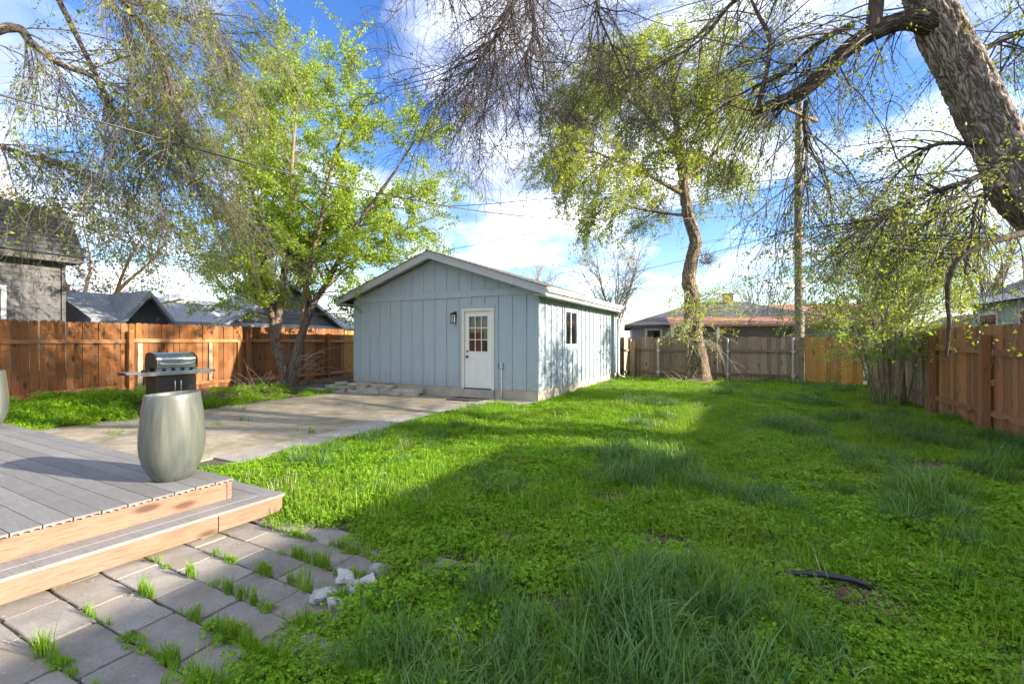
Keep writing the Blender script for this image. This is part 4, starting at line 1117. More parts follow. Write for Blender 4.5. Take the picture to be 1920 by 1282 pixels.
VF = [bark_tube(p, r_, 90, 18, .018, i * 7, 9.0) for i, (p, r_) in enumerate(limbsA[:2])]
bark_part(tA, 'trunk', VF, M['trunk_small'])
PA, RA = limb_arrays(limbsA)
Vl, Fl = tubes(PA[2:], RA[2:], 9); build_parts(tA, 'limbs', Vl, Fl, M['bark_small'], True)
s_, d_, r_ = spawn(PA, RA, 300, .33, 1.0, .7, .85, (0, 0, .12), rng)
P1, R1 = grow(s_, d_, U(rng, .9, 2.3, 300), 8, np.minimum(r_ * .6, .022), np.full(300, .004), .13, .06, rng)
s_, d_, r_ = spawn(np.concatenate([P1]), R1, 2600, .1, 1.0, .8, .7, (0, 0, .05), rng)
P2, R2 = grow(s_, d_, U(rng, .3, .95, 2600), 6, np.full(2600, .0045), np.full(2600, .002), .16, .10, rng)
Vt, Ft = tubes_cat([(P1, R1, 5), (P2, R2, 3)]); build_parts(tA, 'twigs', Vt, Ft, M['twig'])
V1_, F1_ = leaves_on(P2, R2, 38000, rng, .066, .05, cl=4); build_parts(tA, 'crown', V1_, F1_, M['leaf_elm'])

# --- weeping elm whose boughs hang in from the left
rng = np.random.default_rng(202)
tB = thing('elm_tree', 'weeping elm with long grey hanging twigs filling the upper left', 'tree', (0, 0, 0))
def B_(x, y, Y=8.2): return px(x, y, Y)
limbsB = [
    ([(-12.7, 7.4, 0), (-12.6, 7.4, 2), (-12.2, 7.5, 4), (-11.3, 7.7, 5.8), B_(0, 55, 8.0), B_(60, 82), B_(110, 118), B_(175, 145), B_(210, 190)], [.34, .31, .27, .2, .07, .055, .048, .04, .02]),
    ([(-12.2, 7.5, 4), (-11.8, 7.8, 7), (-10.6, 8.3, 9.2), (-9.0, 8.6, 10.0), (-7.3, 8.8, 9.7), (-6.2, 8.9, 8.6)], [.22, .19, .14, .10, .06, .02]),
    ([(-11.8, 7.8, 7), (-10.2, 8.0, 8.6), (-8.8, 8.2, 8.8), (-7.4, 8.4, 8.0), (-6.6, 8.6, 6.6), B_(345, 280, 8.6), B_(390, 400, 8.6)], [.15, .11, .085, .06, .045, .03, .01]),
    ([(-11.3, 7.7, 5.8), B_(-60, 250, 8.6), B_(0, 275, 8.8), B_(50, 290, 8.9), B_(130, 320, 9.0)], [.12, .07, .05, .035, .012]),
    ([(-12.2, 7.5, 4), B_(-120, 380, 8.8), B_(-20, 395, 9.0), B_(60, 400, 9.1), B_(150, 420, 9.2)], [.10, .06, .04, .025, .01]),
    ([B_(80, -60, 8.4), B_(140, 60, 8.4), B_(200, 180, 8.4), B_(265, 290, 8.4), B_(310, 400, 8.4)], [.05, .045, .035, .025, .01]),
    ([(-9.0, 8.6, 10.0), B_(200, -40, 9.6), B_(300, 20, 9.8), B_(400, 60, 9.8), B_(470, 130, 9.8)], [.08, .05, .035, .02, .01]),
]
bark_part(tB, 'trunk', [bark_tube(limbsB[0][0], limbsB[0][1], 90, 14, .015, 3, 8.0)], M['trunk_big'])
PB, RB = limb_arrays(limbsB)
Vl, Fl = tubes(PB[1:], RB[1:], 8); build_parts(tB, 'limbs', Vl, Fl, M['bark_dark'], True)
wB = np.array([.7, .7, 1.1, 1.6, 1.4, 1.0, .8])
s_, d_, r_ = spawn(PB, RB, 240, .42, 1.0, .8, .75, (.22, 0, -.25), rng, wB)
P1, R1 = grow(s_, d_, U(rng, 1.2, 3.2, 240), 9, np.minimum(r_ * .4, .012), np.full(240, .004), .10, .22, rng)
sel = (P1[:, -1, 2] > 2.6); P1, R1 = P1[sel], R1[sel]
n = 5000
s_, d_, r_ = spawn(P1, R1, n, .05, 1.0, .8, .6, (.10, 0, -.3), rng)
P2, R2 = grow(s_, d_, U(rng, .4, 1.5, n), 8, np.full(n, .004), np.full(n, .0018), .13, .2, rng)
sel = (P2[:, -1, 2] > 1.9); P2, R2 = P2[sel], R2[sel]
Vt, Ft = tubes_cat([(P1, R1, 5), (P2, R2, 3)]); build_parts(tB, 'twigs', Vt, Ft, M['twig'])
V1_, F1_ = leaves_on(P2, R2, 10500, rng, .052, .035, cl=3); build_parts(tB, 'crown', V1_, F1_, M['leaf_dark'])

# --- leaning elm by the back fence
rng = np.random.default_rng(303)
tD = thing('elm_tree', 'tall crooked elm with yellow green weeping crown at the back fence', 'tree', (0, 0, 0))
def D_(x, y, d=0.0): return px(x, y, 15.9 + d)
trunkD = [(6.62, 15.9, -.15), D_(1310, 700), D_(1306, 670), D_(1299, 630), D_(1298, 590), D_(1297, 550), D_(1291, 525), D_(1299, 480), D_(1304, 450), D_(1292, 410), D_(1283, 360), D_(1276, 300), D_(1268, 230), D_(1262, 150), D_(1255, 80)]
radD = [.43, .37, .33, .29, .255, .225, .21, .20, .19, .17, .15, .11, .085, .05, .02]
bark_part(tD, 'trunk', [bark_tube(trunkD, radD, 200, 40, .032, 5, 6.5)], M['trunk_mid'])
limbsD = [
    (trunkD[9:], radD[9:]),
    ([D_(1283, 365), D_(1245, 345, -.3), D_(1200, 320, -.5), D_(1150, 300, -.8), D_(1095, 280, -1.0), D_(1060, 300, -1.1)], [.10, .07, .05, .04, .025, .01]),
    ([D_(1276, 300), D_(1235, 240, .4), D_(1180, 190, .6), D_(1120, 170, .8), D_(1080, 190, .9)], [.08, .06, .045, .03, .01]),
    ([D_(1270, 260), D_(1310, 200, -.4), D_(1330, 150, -.5), D_(1345, 140, -.6), D_(1360, 190, -.6)], [.08, .055, .04, .025, .01]),
    ([D_(1268, 230), D_(1240, 160, -.8), D_(1190, 110, -1.2), D_(1150, 120, -1.3)], [.07, .05, .03, .01]),
    ([D_(1280, 340), D_(1330, 300, .6), D_(1340, 285, .9), D_(1360, 320, 1.0)], [.07, .05, .03, .01]),
    ([D_(1290, 405), D_(1250, 400, .5), D_(1190, 390, .9), D_(1140, 370, 1.1), D_(1090, 390, 1.2)], [.06, .05, .035, .02, .01]),
]
PD, RD = limb_arrays(limbsD)
Vl, Fl = tubes(PD[1:], RD[1:], 8); build_parts(tD, 'limbs', Vl, Fl, M['bark_mid'], True)
s_, d_, r_ = spawn(PD, RD, 330, .2, 1.0, .7, .8, (-.15, 0, .1), rng)
P1, R1 = grow(s_, d_, U(rng, .7, 1.9, 330), 8, np.minimum(r_ * .5, .02), np.full(330, .004), .12, .25, rng)
n = 3000
s_, d_, r_ = spawn(P1, R1, n, .1, 1.0, .8, .55, (0, 0, -.25), rng)
P2, R2 = grow(s_, d_, U(rng, .5, 1.5, n), 7, np.full(n, .0055), np.full(n, .0028), .10, .25, rng)
Vt, Ft = tubes_cat([(P1, R1, 5), (P2, R2, 3)]); build_parts(tD, 'twigs', Vt, Ft, M['twig'])
wt = np.where(P2[:, 0, 2] > 5.2, 1.0, .35)
V1_, F1_ = leaves_on(P2, R2, 29000, rng, .068, .05, cl=4, weights=wt); build_parts(tD, 'crown', V1_, F1_, M['leaf_mid'])
# low leafy suckers on the trunk and bare drooping sprays near the fence
n = 46
yy = U(rng, 560, 640, n)
S0 = np.array([D_(1298 + rng.normal(0, 6), y, -.35) for y in yy])
D0 = norm(np.stack([rng.normal(.1, .8, n), rng.normal(-.5, .3, n), rng.normal(.35, .3, n)], 1))
P1, R1 = grow(S0, D0, U(rng, .6, 2.0, n), 8, np.full(n, .010), np.full(n, .003), .10, .28, rng)
s_, d_, r_ = spawn(P1, R1, 260, .2, 1, .8, .6, (0, 0, -.1), rng)
P2, R2 = grow(s_, d_, U(rng, .3, .8, 260), 6, np.full(260, .005), np.full(260, .0025), .12, .2, rng)
Vt, Ft = tubes_cat([(P1, R1, 4), (P2, R2, 3)]); build_parts(tD, 'suckers', Vt, Ft, M['twig_pale'])
wt = np.where(P2[:, 0, 2] > 1.6, 1.0, .1)
V1_, F1_ = leaves_on(P2, R2, 900, rng, .07, .05, cl=2, weights=wt); build_parts(tD, 'sucker_leaves', V1_, F1_, M['leaf_mid'])

# --- big elm leaning in from the right
rng = np.random.default_rng(404)
tE = thing('elm_tree', 'huge old elm with furrowed trunk leaning in from the right edge', 'tree', (0, 0, 0))
def E_(x, y, Y=5.4): return px(x, y, Y)
trunkE = [(7.5, 5.0, -.1), (7.32, 5.05, .9), (7.0, 5.15, 1.9), (6.55, 5.3, 2.7), E_(1915, 365), E_(1880, 285), E_(1846, 220), E_(1812, 150), E_(1768, 60), E_(1728, -20), E_(1690, -110), E_(1640, -220, 5.2)]
radE = [.38, .32, .28, .255, .238, .228, .22, .212, .21, .17, .14, .10]
bark_part(tE, 'trunk', [bark_tube(trunkE, radE, 420, 100, .028, 9, 10.5)], M['trunk_big'])
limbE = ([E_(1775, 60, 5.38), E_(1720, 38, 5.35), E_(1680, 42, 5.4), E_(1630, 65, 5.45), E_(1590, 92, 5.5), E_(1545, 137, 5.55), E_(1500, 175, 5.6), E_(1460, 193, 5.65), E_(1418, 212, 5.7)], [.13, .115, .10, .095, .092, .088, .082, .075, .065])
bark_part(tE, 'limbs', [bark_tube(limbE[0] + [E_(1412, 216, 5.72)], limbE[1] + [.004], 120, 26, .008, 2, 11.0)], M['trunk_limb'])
stub = ([E_(1636, 60, 5.43), E_(1640, 30, 5.45), E_(1643, 0, 5.5), E_(1640, -60, 5.5), E_(1600, -160, 5.3)], [.085, .08, .078, .06, .03])
limbsE = [
    limbE, stub,
    ([E_(1420, 208, 5.7), E_(1440, 120, 5.8), E_(1442, 70, 5.8), E_(1420, 25, 5.9), E_(1400, -20, 6.0)], [.035, .03, .026, .022, .012]),
    ([E_(1600, 45, 5.5), E_(1555, 68, 5.6), E_(1510, 100, 5.8), E_(1470, 140, 6.0), E_(1400, 170, 6.3), E_(1310, 230, 6.6)], [.04, .03, .026, .022, .016, .008]),
    ([E_(1512, 190, 5.6), E_(1508, 230, 5.6), E_(1513, 290, 5.6), E_(1500, 340, 5.6), E_(1470, 380, 5.6)], [.03, .024, .018, .014, .006]),
    ([E_(1905, 318, 5.4), E_(1860, 322, 5.3), E_(1800, 345, 5.2), E_(1740, 365, 5.2), E_(1685, 392, 5.2), E_(1640, 425, 5.2), E_(1580, 490, 5.2)], [.04, .036, .03, .026, .022, .016, .007]),
    ([E_(1990, 420, 5.2), E_(1915, 438, 5.1), E_(1880, 448, 5.0), E_(1815, 472, 4.9), E_(1787, 500, 4.9), E_(1776, 545, 4.9), E_(1780, 610, 4.9), E_(1774, 668, 4.9)], [.05, .042, .036, .030, .027, .022, .018, .015]),
    ([E_(1905, 330, 5.4), E_(1838, 370, 5.0), E_(1822, 440, 4.9), E_(1808, 515, 4.9)], [.03, .02, .013, .006]),
    ([E_(1870, 275, 5.4), E_(1760, 270, 5.5), E_(1700, 310, 5.7), E_(1650, 360, 5.8)], [.03, .024, .016, .007]),
    ([E_(1800, 120, 5.3), E_(1850, 90, 5.6), E_(1920, 60, 5.8), E_(1990, 50, 6.0)], [.05, .035, .025, .015]),
    ([E_(1690, -110), (2.9, 5.6, 7.6), (1.2, 5.9, 7.7), (-.2, 6.1, 7.2), (-1.2, 6.2, 6.4)], [.13, .10, .08, .055, .02]),
    ([(2.9, 5.6, 7.6), (1.8, 6.6, 7.9), (.6, 7.4, 7.6), (-.4, 8.0, 6.9)], [.08, .06, .045, .015]),
    ([(1.2, 5.9, 7.7), (.5, 5.6, 6.7), px(955, 20, 5.6), px(915, 90, 5.6), px(870, 150, 5.6)], [.05, .035, .026, .018, .006]),
    ([(-.2, 6.1, 7.2), px(990, -30, 6.2), px(1000, 60, 6.2), px(985, 120, 6.2), px(1010, 200, 6.2)], [.04, .03, .02, .014, .005]),
    ([(2.9, 5.6, 7.6), px(1150, -60, 6.4), px(1120, 10, 6.4), px(1145, 80, 6.4), px(1175, 150, 6.4)], [.04, .03, .02, .014, .005]),
    ([E_(1640, -60, 5.5), E_(1500, -60, 6), E_(1380, 0, 6.3), E_(1320, 70, 6.4), E_(1230, 130, 6.5)], [.06, .045, .03, .02, .008]),
]
PE, RE = limb_arrays(limbsE)
Vl, Fl = tubes(PE[1:], RE[1:], 8); build_parts(tE, 'branches', Vl, Fl, M['bark_dark'], True)
# leafy hanging twigs on the right-hand boughs
ir = np.array([0, 1, 2, 3, 4, 5, 6, 7, 8, 9, 15])
wr = np.array([1.2, .6, 1.0, 1.2, 1.0, 1.5, .7, 1.0, 1.3, 1.0, 1.1])
n = 340
s_, d_, r_ = spawn(PE[ir], RE[ir], n, .15, 1.0, .6, .9, (-.1, .15, -.3), rng, wr)
P1, R1 = grow(s_, d_, U(rng, .5, 1.8, n), 8, np.minimum(r_ * .5, .010), np.full(n, .003), .12, .22, rng)
sel = (P1[:, -1, 2] > 1.75) & (P1[:, -1, 1] > 2.8); P1, R1 = P1[sel], R1[sel]
n = 3400
s_, d_, r_ = spawn(P1, R1, n, .1, 1.0, .7, .75, (0, 0, -.15), rng)
P2, R2 = grow(s_, d_, U(rng, .25, 1.0, n), 6, np.full(n, .0028), np.full(n, .0014), .11, .2, rng)
Vt, Ft = tubes_cat([(P1, R1, 5), (P2, R2, 3)]); build_parts(tE, 'twigs', Vt, Ft, M['twig_dark'])
wt = 0.35 + sstep(2.0, 4.0, P2[:, 0, 0])
V1_, F1_ = leaves_on(P2, R2, 6500, rng, .034, .022, cl=3, weights=wt); build_parts(tE, 'crown', V1_, F1_, M['leaf_dark'])
# unseen upper and right-hand crown, extended to dapple the patio and fence
up_l = [([E_(1640, -220, 5.2), (4.2, 5.0, 8.6), (4.6, 4.4, 10.6), (5.2, 4.0, 12.6)], [.12, .11, .08, .03]),
        ([(4.2, 5.0, 8.6), (3.0, 6.5, 10.2), (2.2, 7.6, 11.4), (1.5, 8.6, 12.0)], [.10, .08, .05, .02]),
        ([(6.4, 5.3, 3.0), (8.4, 5.5, 6.0), (9.8, 6.0, 8.4), (10.6, 6.6, 10.4)], [.16, .13, .09, .03]),
        ([(8.4, 5.5, 6.0), (10.6, 5.0, 7.4), (12.0, 4.6, 9.0)], [.10, .08, .03]),
        ([(6.7, 5.25, 2.5), (7.6, 3.6, 5.6), (7.4, 1.8, 8.4), (7.0, .4, 10.4)], [.14, .12, .08, .03]),
        ([(7.1, 5.1, 1.6), (8.9, 5.7, 3.8), (9.9, 6.5, 5.2), (10.6, 7.2, 6.2)], [.13, .10, .07, .02]),
        ([(8.4, 5.5, 6.0), (9.6, 6.8, 7.0), (10.4, 7.6, 7.6)], [.08, .06, .02]),
        ([(4.2, 5.0, 8.6), (2.6, 3.6, 9.8), (1.4, 2.6, 10.4)], [.10, .08, .03])]
PU, RU = limb_arrays(up_l)
Vl, Fl = tubes(PU, RU, 8); build_parts(tE, 'upper_limbs', Vl, Fl, M['bark_dark'], True)
n = 240
s_, d_, r_ = spawn(PU, RU, n, .25, 1.0, .7, .8, (0, 0, .1), rng)
P1, R1 = grow(s_, d_, U(rng, 1.0, 2.6, n), 8, np.minimum(r_ * .5, .03), np.full(n, .006), .13, .12, rng)
n = 2200
s_, d_, r_ = spawn(P1, R1, n, .1, 1.0, .8, .7, (0, 0, -.1), rng)
P2, R2 = grow(s_, d_, U(rng, .4, 1.2, n), 6, np.full(n, .006), np.full(n, .003), .13, .2, rng)
Vt, Ft = tubes_cat([(P1, R1, 5), (P2, R2, 3)]); build_parts(tE, 'upper_twigs', Vt, Ft, M['twig_dark'])
V1_, F1_ = leaves_on(P2, R2, 5200, rng, .08, .05, cl=3); build_parts(tE, 'upper_crown', V1_, F1_, M['leaf_dark'])
# bare purple-grey sprays over the middle
ic = np.array([10, 11, 12, 13, 14])
n = 230
s_, d_, r_ = spawn(PE[ic], RE[ic], n, .25, 1.0, .5, 1.0, (-.12, 0, -.55), rng, np.array([.9, .5, 1.7, 1.7, 1.3]))
P1, R1 = grow(s_, d_, U(rng, .6, 1.9, n), 9, np.minimum(r_ * .5, .010), np.full(n, .003), .20, .16, rng)
n = 6600
s_, d_, r_ = spawn(P1, R1, n, .1, 1.0, .45, .95, (0, 0, -.12), rng)
P2, R2 = grow(s_, d_, U(rng, .2, .8, n), 8, np.full(n, .0026), np.full(n, .0013), .20, .22, rng)
Vt, Ft = tubes_cat([(P1, R1, 5), (P2, R2, 3)]); build_parts(tE, 'bare_twigs', Vt, Ft, M['twig_dark'])
V1_, F1_ = leaves_on(P2, R2, 900, rng, .035, .02); build_parts(tE, 'buds', V1_, F1_, M['leaf_dark'])

# --- multi-stemmed shrub tree by the right fence
rng = np.random.default_rng(505)
tF = thing('shrub_tree', 'loose multi-stemmed leafy shrub standing before the right fence', 'shrub', (0, 0, 0))
def F_(x, y, d=0.0): return px(x, y, 10.2 + d)
stems = []
for x0, x1, x2, y2, d in ((1690, 1692, 1700, 470, 0), (1697, 1688, 1672, 370, .3), (1660, 1655, 1648, 430, -.2), (1655, 1640, 1600, 470, -.5), (1668, 1662, 1640, 350, .4), (1650, 1610, 1560, 560, -.6), (1700, 1725, 1770, 470, .2), (1672, 1680, 1720, 360, -.4), (1645, 1600, 1545, 500, .2), (1685, 1700, 1740, 520, -.5)):
    Bx = F_(x0, 757, d * .15)
    stems.append(([(Bx[0], Bx[1], -.03), F_((x0 + x1) / 2, 700, d * .3), F_(x1, 620, d * .6), F_((x1 + x2) / 2, (620 + y2) / 2, d * .8), F_(x2, y2, d)], [.05 if x0 in (1690, 1697) else .022, .042 if x0 in (1690, 1697) else .018, .018, .012, .005]))
PF, RF = limb_arrays(stems)
Vl, Fl = tubes(PF, RF, 8); build_parts(tF, 'stems', Vl, Fl, M['bark_small'], True)
n = 300
s_, d_, r_ = spawn(PF, RF, n, .3, 1.0, .6, .85, (-.15, -.05, .15), rng)
P1, R1 = grow(s_, d_, U(rng, .5, 1.7, n), 7, np.minimum(r_ * .5, .010), np.full(n, .003), .12, .14, rng)
n = 2000
s_, d_, r_ = spawn(P1, R1, n, .1, 1.0, .8, .7, (0, 0, 0), rng)
P2, R2 = grow(s_, d_, U(rng, .2, .7, n), 6, np.full(n, .004), np.full(n, .002), .13, .14, rng)
Vt, Ft = tubes_cat([(P1, R1, 5), (P2, R2, 3)]); build_parts(tF, 'twigs', Vt, Ft, M['twig_pale'])
V1_, F1_ = leaves_on(P2, R2, 6800, rng, .058, .04, cl=3); build_parts(tF, 'crown', V1_, F1_, M['leaf_elm'])

# --- far trees
def far_tree(name, label, base, h, spread, seed, bark, twig, leaf=None, nleaf=0, lsize=.1, nb=9, n1=110, n2=900, tr=.16, rough=.0):
    rg = np.random.default_rng(seed); t = thing(name, label, 'tree', (0, 0, 0))
    b0 = np.array(base, float); limbs = []
    for i in range(nb):
        a = rg.uniform(0, 6.28); q = rg.uniform(.25, 1) * spread
        top = b0 + np.array([math.cos(a) * q, math.sin(a) * q, h * rg.uniform(.7, 1.0)])
        mid = b0 + np.array([math.cos(a) * q * .35, math.sin(a) * q * .35, h * rg.uniform(.36, .5)])
        limbs.append(([b0 + rg.normal(0, .03, 3) * [1, 1, 0], b0 + [0, 0, h * .22] + rg.normal(0, .05, 3), mid, (mid + top) / 2 + rg.normal(0, .12, 3), top], [tr, tr * .8, tr * .45, tr * .25, .012]))
    P, R = limb_arrays(limbs)
    V, F = tubes(P, R, 8); build_parts(t, 'trunk', V, F, bark, True)
    s_, d_, r_ = spawn(P, R, n1, .4, 1.0, .8, .7, (0, 0, .2), rg)
    P1, R1 = grow(s_, d_, U(rg, h * .1, h * .25, n1), 7, np.minimum(r_ * .5, .02), np.full(n1, .006), .12, 0, rg)
    s_, d_, r_ = spawn(P1, R1, n2, .1, 1.0, .8, .7, (0, 0, .1), rg)
    P2, R2 = grow(s_, d_, U(rg, h * .04, h * .12, n2), 5, np.full(n2, .008), np.full(n2, .004), .13, 0, rg)
    V, F = tubes_cat([(P1, R1, 4), (P2, R2, 3)]); build_parts(t, 'twigs', V, F, twig)
    if leaf:
        V, F = leaves_on(P2, R2, nleaf, rg, lsize, .06); build_parts(t, 'crown', V, F, leaf)
    return t
far_tree('street_tree', 'tan-barked tree with rusty buds catching sun behind left fence', (-14.3, 15.2, 0), 6.5, 3.2, 61, M['bark_orange'], M['twig_pale'], M['leaf_rust'], 5000, .09, nb=8, tr=.15)
far_tree('street_tree', 'pale bare tree showing above the garage roof', (1.2, 33, 0), 7.6, 3.2, 62, M['twig_pale'], M['twig_pale'], nb=12, n1=160, n2=1300, tr=.14)
far_tree('street_tree', 'bare dark tree beside the far garage corner', (5.2, 23.0, 0), 6.6, 2.0, 63, M['bark_small'], M['twig'], M['leaf_dark'], 500, .08, nb=9, n1=130, n2=1000, tr=.09)
far_tree('street_tree', 'small bare tree behind the brown roof left of the pole', (17.0, 31, 0), 6.2, 2.6, 64, M['bark_small'], M['twig_dark'], nb=8, n1=90, n2=700, tr=.12)
far_tree('street_tree', 'pale bare tree above the green house roof', (22.0, 21, 0), 8.5, 3.2, 65, M['bark_small'], M['twig'], M['leaf_elm'], 1800, .08, nb=9, tr=.14)
far_tree('street_tree', 'leafy tree standing far behind the shrub at the right', (16.5, 19.5, 0), 7.5, 3.0, 66, M['bark_small'], M['twig_pale'], M['leaf_elm'], 11000, .085, nb=9, n2=1500, tr=.13)
far_tree('street_tree', 'hazy budding tree behind the low grey house', (-13.0, 24.0, 0), 8.0, 4.0, 67, M['bark_small'], M['twig'], M['leaf_elm'], 7000, .10, nb=10, n2=1500, tr=.15)
far_tree('street_tree', 'greening tree behind the dark steep roof at the left edge', (-19.5, 13.5, 0), 9.0, 3.8, 68, M['bark_small'], M['twig'], M['leaf_dark'], 6000, .09, nb=10, n2=1500, tr=.15)

# ------------------------------------------------------------------ lawn: instanced clumps of clover, short grass and tall fescue
def ribbon(base, dirs, L, w, k, bend, rng):
    """grass blades: base (N,3), horizontal lean dirs (N,2), length, width; returns verts and faces"""
    N = len(base)
    t = np.linspace(0, 1, k)
    ang = bend[:, None] * t[None] ** 1.3                      # angle from upright along the blade
    st = (L / (k - 1))[:, None]
    hx = np.concatenate([np.zeros((N, 1)), np.cumsum(np.sin(ang[:, :-1]) * st, 1)], 1)
    hz = np.concatenate([np.zeros((N, 1)), np.cumsum(np.cos(ang[:, :-1]) * st, 1)], 1)
    d = norm(np.concatenate([dirs, np.zeros((N, 1))], 1))
    side = np.stack([-d[:, 1], d[:, 0], np.zeros(N)], 1)
    tw = rng.normal(0, .5, (N, 1)); side = norm(side + d * tw)
    C = base[:, None] + d[:, None] * hx[:, :, None]; C[:, :, 2] += hz
    ww = (w[:, None] * (1 - t[None] ** 2.2) * .5 + .0004)[:, :, None]
    V = np.stack([C - side[:, None] * ww, C + side[:, None] * ww], 2).reshape(-1, 3)
    idx = np.arange(N * k * 2).reshape(N, k, 2)
    F = np.stack([idx[:, :-1, 0], idx[:, :-1, 1], idx[:, 1:, 1], idx[:, 1:, 0]], -1).reshape(-1, 4)
    return V, F
def disc(rg, n, R): 
    a = rg.uniform(0, 2 * np.pi, n); q = R * np.sqrt(rg.uniform(0, 1, n)); return np.stack([q * np.cos(a), q * np.sin(a), np.zeros(n)], 1)
def clover_clump(seed, n=95, R=.17, h=.055, s=.0145):
    rg = np.random.default_rng(seed)
    b0 = disc(rg, n, R); dome = 1 - (np.linalg.norm(b0, axis=1) / R) ** 2 * .6
    C = b0.copy(); C[:, 2] = rg.uniform(.25, 1.15, n) * h * dome
    Vs = []
    ph = rg.uniform(0, 6.28, n)
    tilt = rg.normal(0, .38, (n, 2))
    nrm = norm(np.stack([tilt[:, 0], tilt[:, 1], np.ones(n)], 1))
    for q in range(3):
        a = ph + q * 2.094
        d = np.stack([np.cos(a), np.sin(a), np.zeros(n)], 1); d = norm(d - (d * nrm).sum(1, keepdims=True) * nrm)
        sd = np.cross(nrm, d); sz = (s * rg.uniform(.7, 1.3, n))[:, None]
        Vs.append(np.stack([C, C + d * sz * .6 + sd * sz * .45, C + d * sz - nrm * sz * .15, C + d * sz * .6 - sd * sz * .45], 1))
    V = np.concatenate(Vs, 0).reshape(-1, 3); F = np.arange(len(V)).reshape(-1, 4)
    return V, F
def grass_clump(seed, n, R, l0, l1, w, bmin, bmax, k=4, lean=.3, outward=.5):
    rg = np.random.default_rng(seed)
    b0 = disc(rg, n, R)
    d = rg.normal(0, 1, (n, 2)); d = d / np.linalg.norm(d, axis=1, keepdims=True) + b0[:, :2] / R * outward + np.array([lean, 0])
    return ribbon(b0, d, rg.uniform(l0, l1, n), w * rg.uniform(.7, 1.3, n), k, rg.uniform(bmin, bmax, n), rg)
def template(col, name, VF, mat):
    me = raw_mesh(name, VF[0], VF[1], mat)
    o = bpy.data.objects.new(name, me); col.objects.link(o)
def scatter(name, label, col, pts, rot, scl, idx):
    me = bpy.data.meshes.new(name)
    me.vertices.add(len(pts)); me.vertices.foreach_set('co', np.asarray(pts, np.float32).ravel())
    a = me.attributes.new('rot', 'FLOAT_VECTOR', 'POINT'); a.data.foreach_set('vector', np.asarray(rot, np.float32).ravel())
    a = me.attributes.new('scl', 'FLOAT_VECTOR', 'POINT'); a.data.foreach_set('vector', np.asarray(scl, np.float32).ravel())
    a = me.attributes.new('pick', 'INT', 'POINT'); a.data.foreach_set('value', np.asarray(idx, np.int32))
    o = link(name, me); tag(o, label, kind='stuff')
    ng = bpy.data.node_groups.new(name + '_scatter', 'GeometryNodeTree')
    ng.interface.new_socket('Geometry', in_out='INPUT', socket_type='NodeSocketGeometry')
    ng.interface.new_socket('Geometry', in_out='OUTPUT', socket_type='NodeSocketGeometry')
    gi = ng.nodes.new('NodeGroupInput'); go = ng.nodes.new('NodeGroupOutput')
    ci = ng.nodes.new('GeometryNodeCollectionInfo'); ci.inputs['Collection'].default_value = col
    ci.inputs['Separate Children'].default_value = True; ci.inputs['Reset Children'].default_value = True
    ip = ng.nodes.new('GeometryNodeInstanceOnPoints'); ip.inputs['Pick Instance'].default_value = True
    def attr(nm, typ):
        n_ = ng.nodes.new('GeometryNodeInputNamedAttribute'); n_.data_type = typ; n_.inputs['Name'].default_value = nm; return n_.outputs['Attribute']
    e2r = ng.nodes.new('FunctionNodeEulerToRotation')
    ng.links.new(attr('rot', 'FLOAT_VECTOR'), e2r.inputs[0])
    ng.links.new(gi.outputs[0], ip.inputs['Points']); ng.links.new(ci.outputs[0], ip.inputs['Instance'])
    ng.links.new(attr('pick', 'INT'), ip.inputs['Instance Index']); ng.links.new(e2r.outputs[0], ip.inputs['Rotation'])
    ng.links.new(attr('scl', 'FLOAT_VECTOR'), ip.inputs['Scale']); ng.links.new(ip.outputs[0], go.inputs[0])
    md = o.modifiers.new('scatter', 'NODES'); md.node_group = ng
    return o
rng = np.random.default_rng(77)
c_clover = bpy.data.collections.new('clover_templates')
for i in range(4): template(c_clover, 'clover_patch', clover_clump(900 + i, 130 + 12 * i), M['clover'])
for i in range(2): template(c_clover, 'clover_tall', clover_clump(910 + i, 130, .16, .085, .018), M['clover'])
c_short = bpy.data.collections.new('grass_templates')
for i in range(4): template(c_short, 'short_grass', grass_clump(920 + i, 60, .15, .04, .105, .0036, .3, 1.3), M['blade'])
for i in range(2): template(c_short, 'short_grass_dry', grass_clump(930 + i, 22, .14, .05, .13, .003, .5, 1.6), M['straw'])
c_tuft = bpy.data.collections.new('tuft_templates')
for i in range(5): template(c_tuft, 'tall_grass', grass_clump(940 + i, 95, .13, .12, .33, .0062, .6, 2.5, 8, .5, .8), M['tuft'])
for i in range(2): template(c_tuft, 'tall_grass_mixed', grass_clump(950 + i, 70, .15, .10, .26, .0045, .5, 2.2, 7, .2, .6), M['blade'])
template(c_tuft, 'tall_grass_straw', grass_clump(955, 26, .14, .12, .30, .004, .8, 2.4, 7, .2, .6), M['straw'])
c_weed = bpy.data.collections.new('weed_templates')
for i in range(4): template(c_weed, 'weed_grass', grass_clump(960 + i, 18, .03, .05, .17, .004, .2, 1.2, 5, 0, .8), M['blade'])
for i in range(2): template(c_weed, 'weed_clover', clover_clump(970 + i, 40, .07, .035, .016), M['clover'])

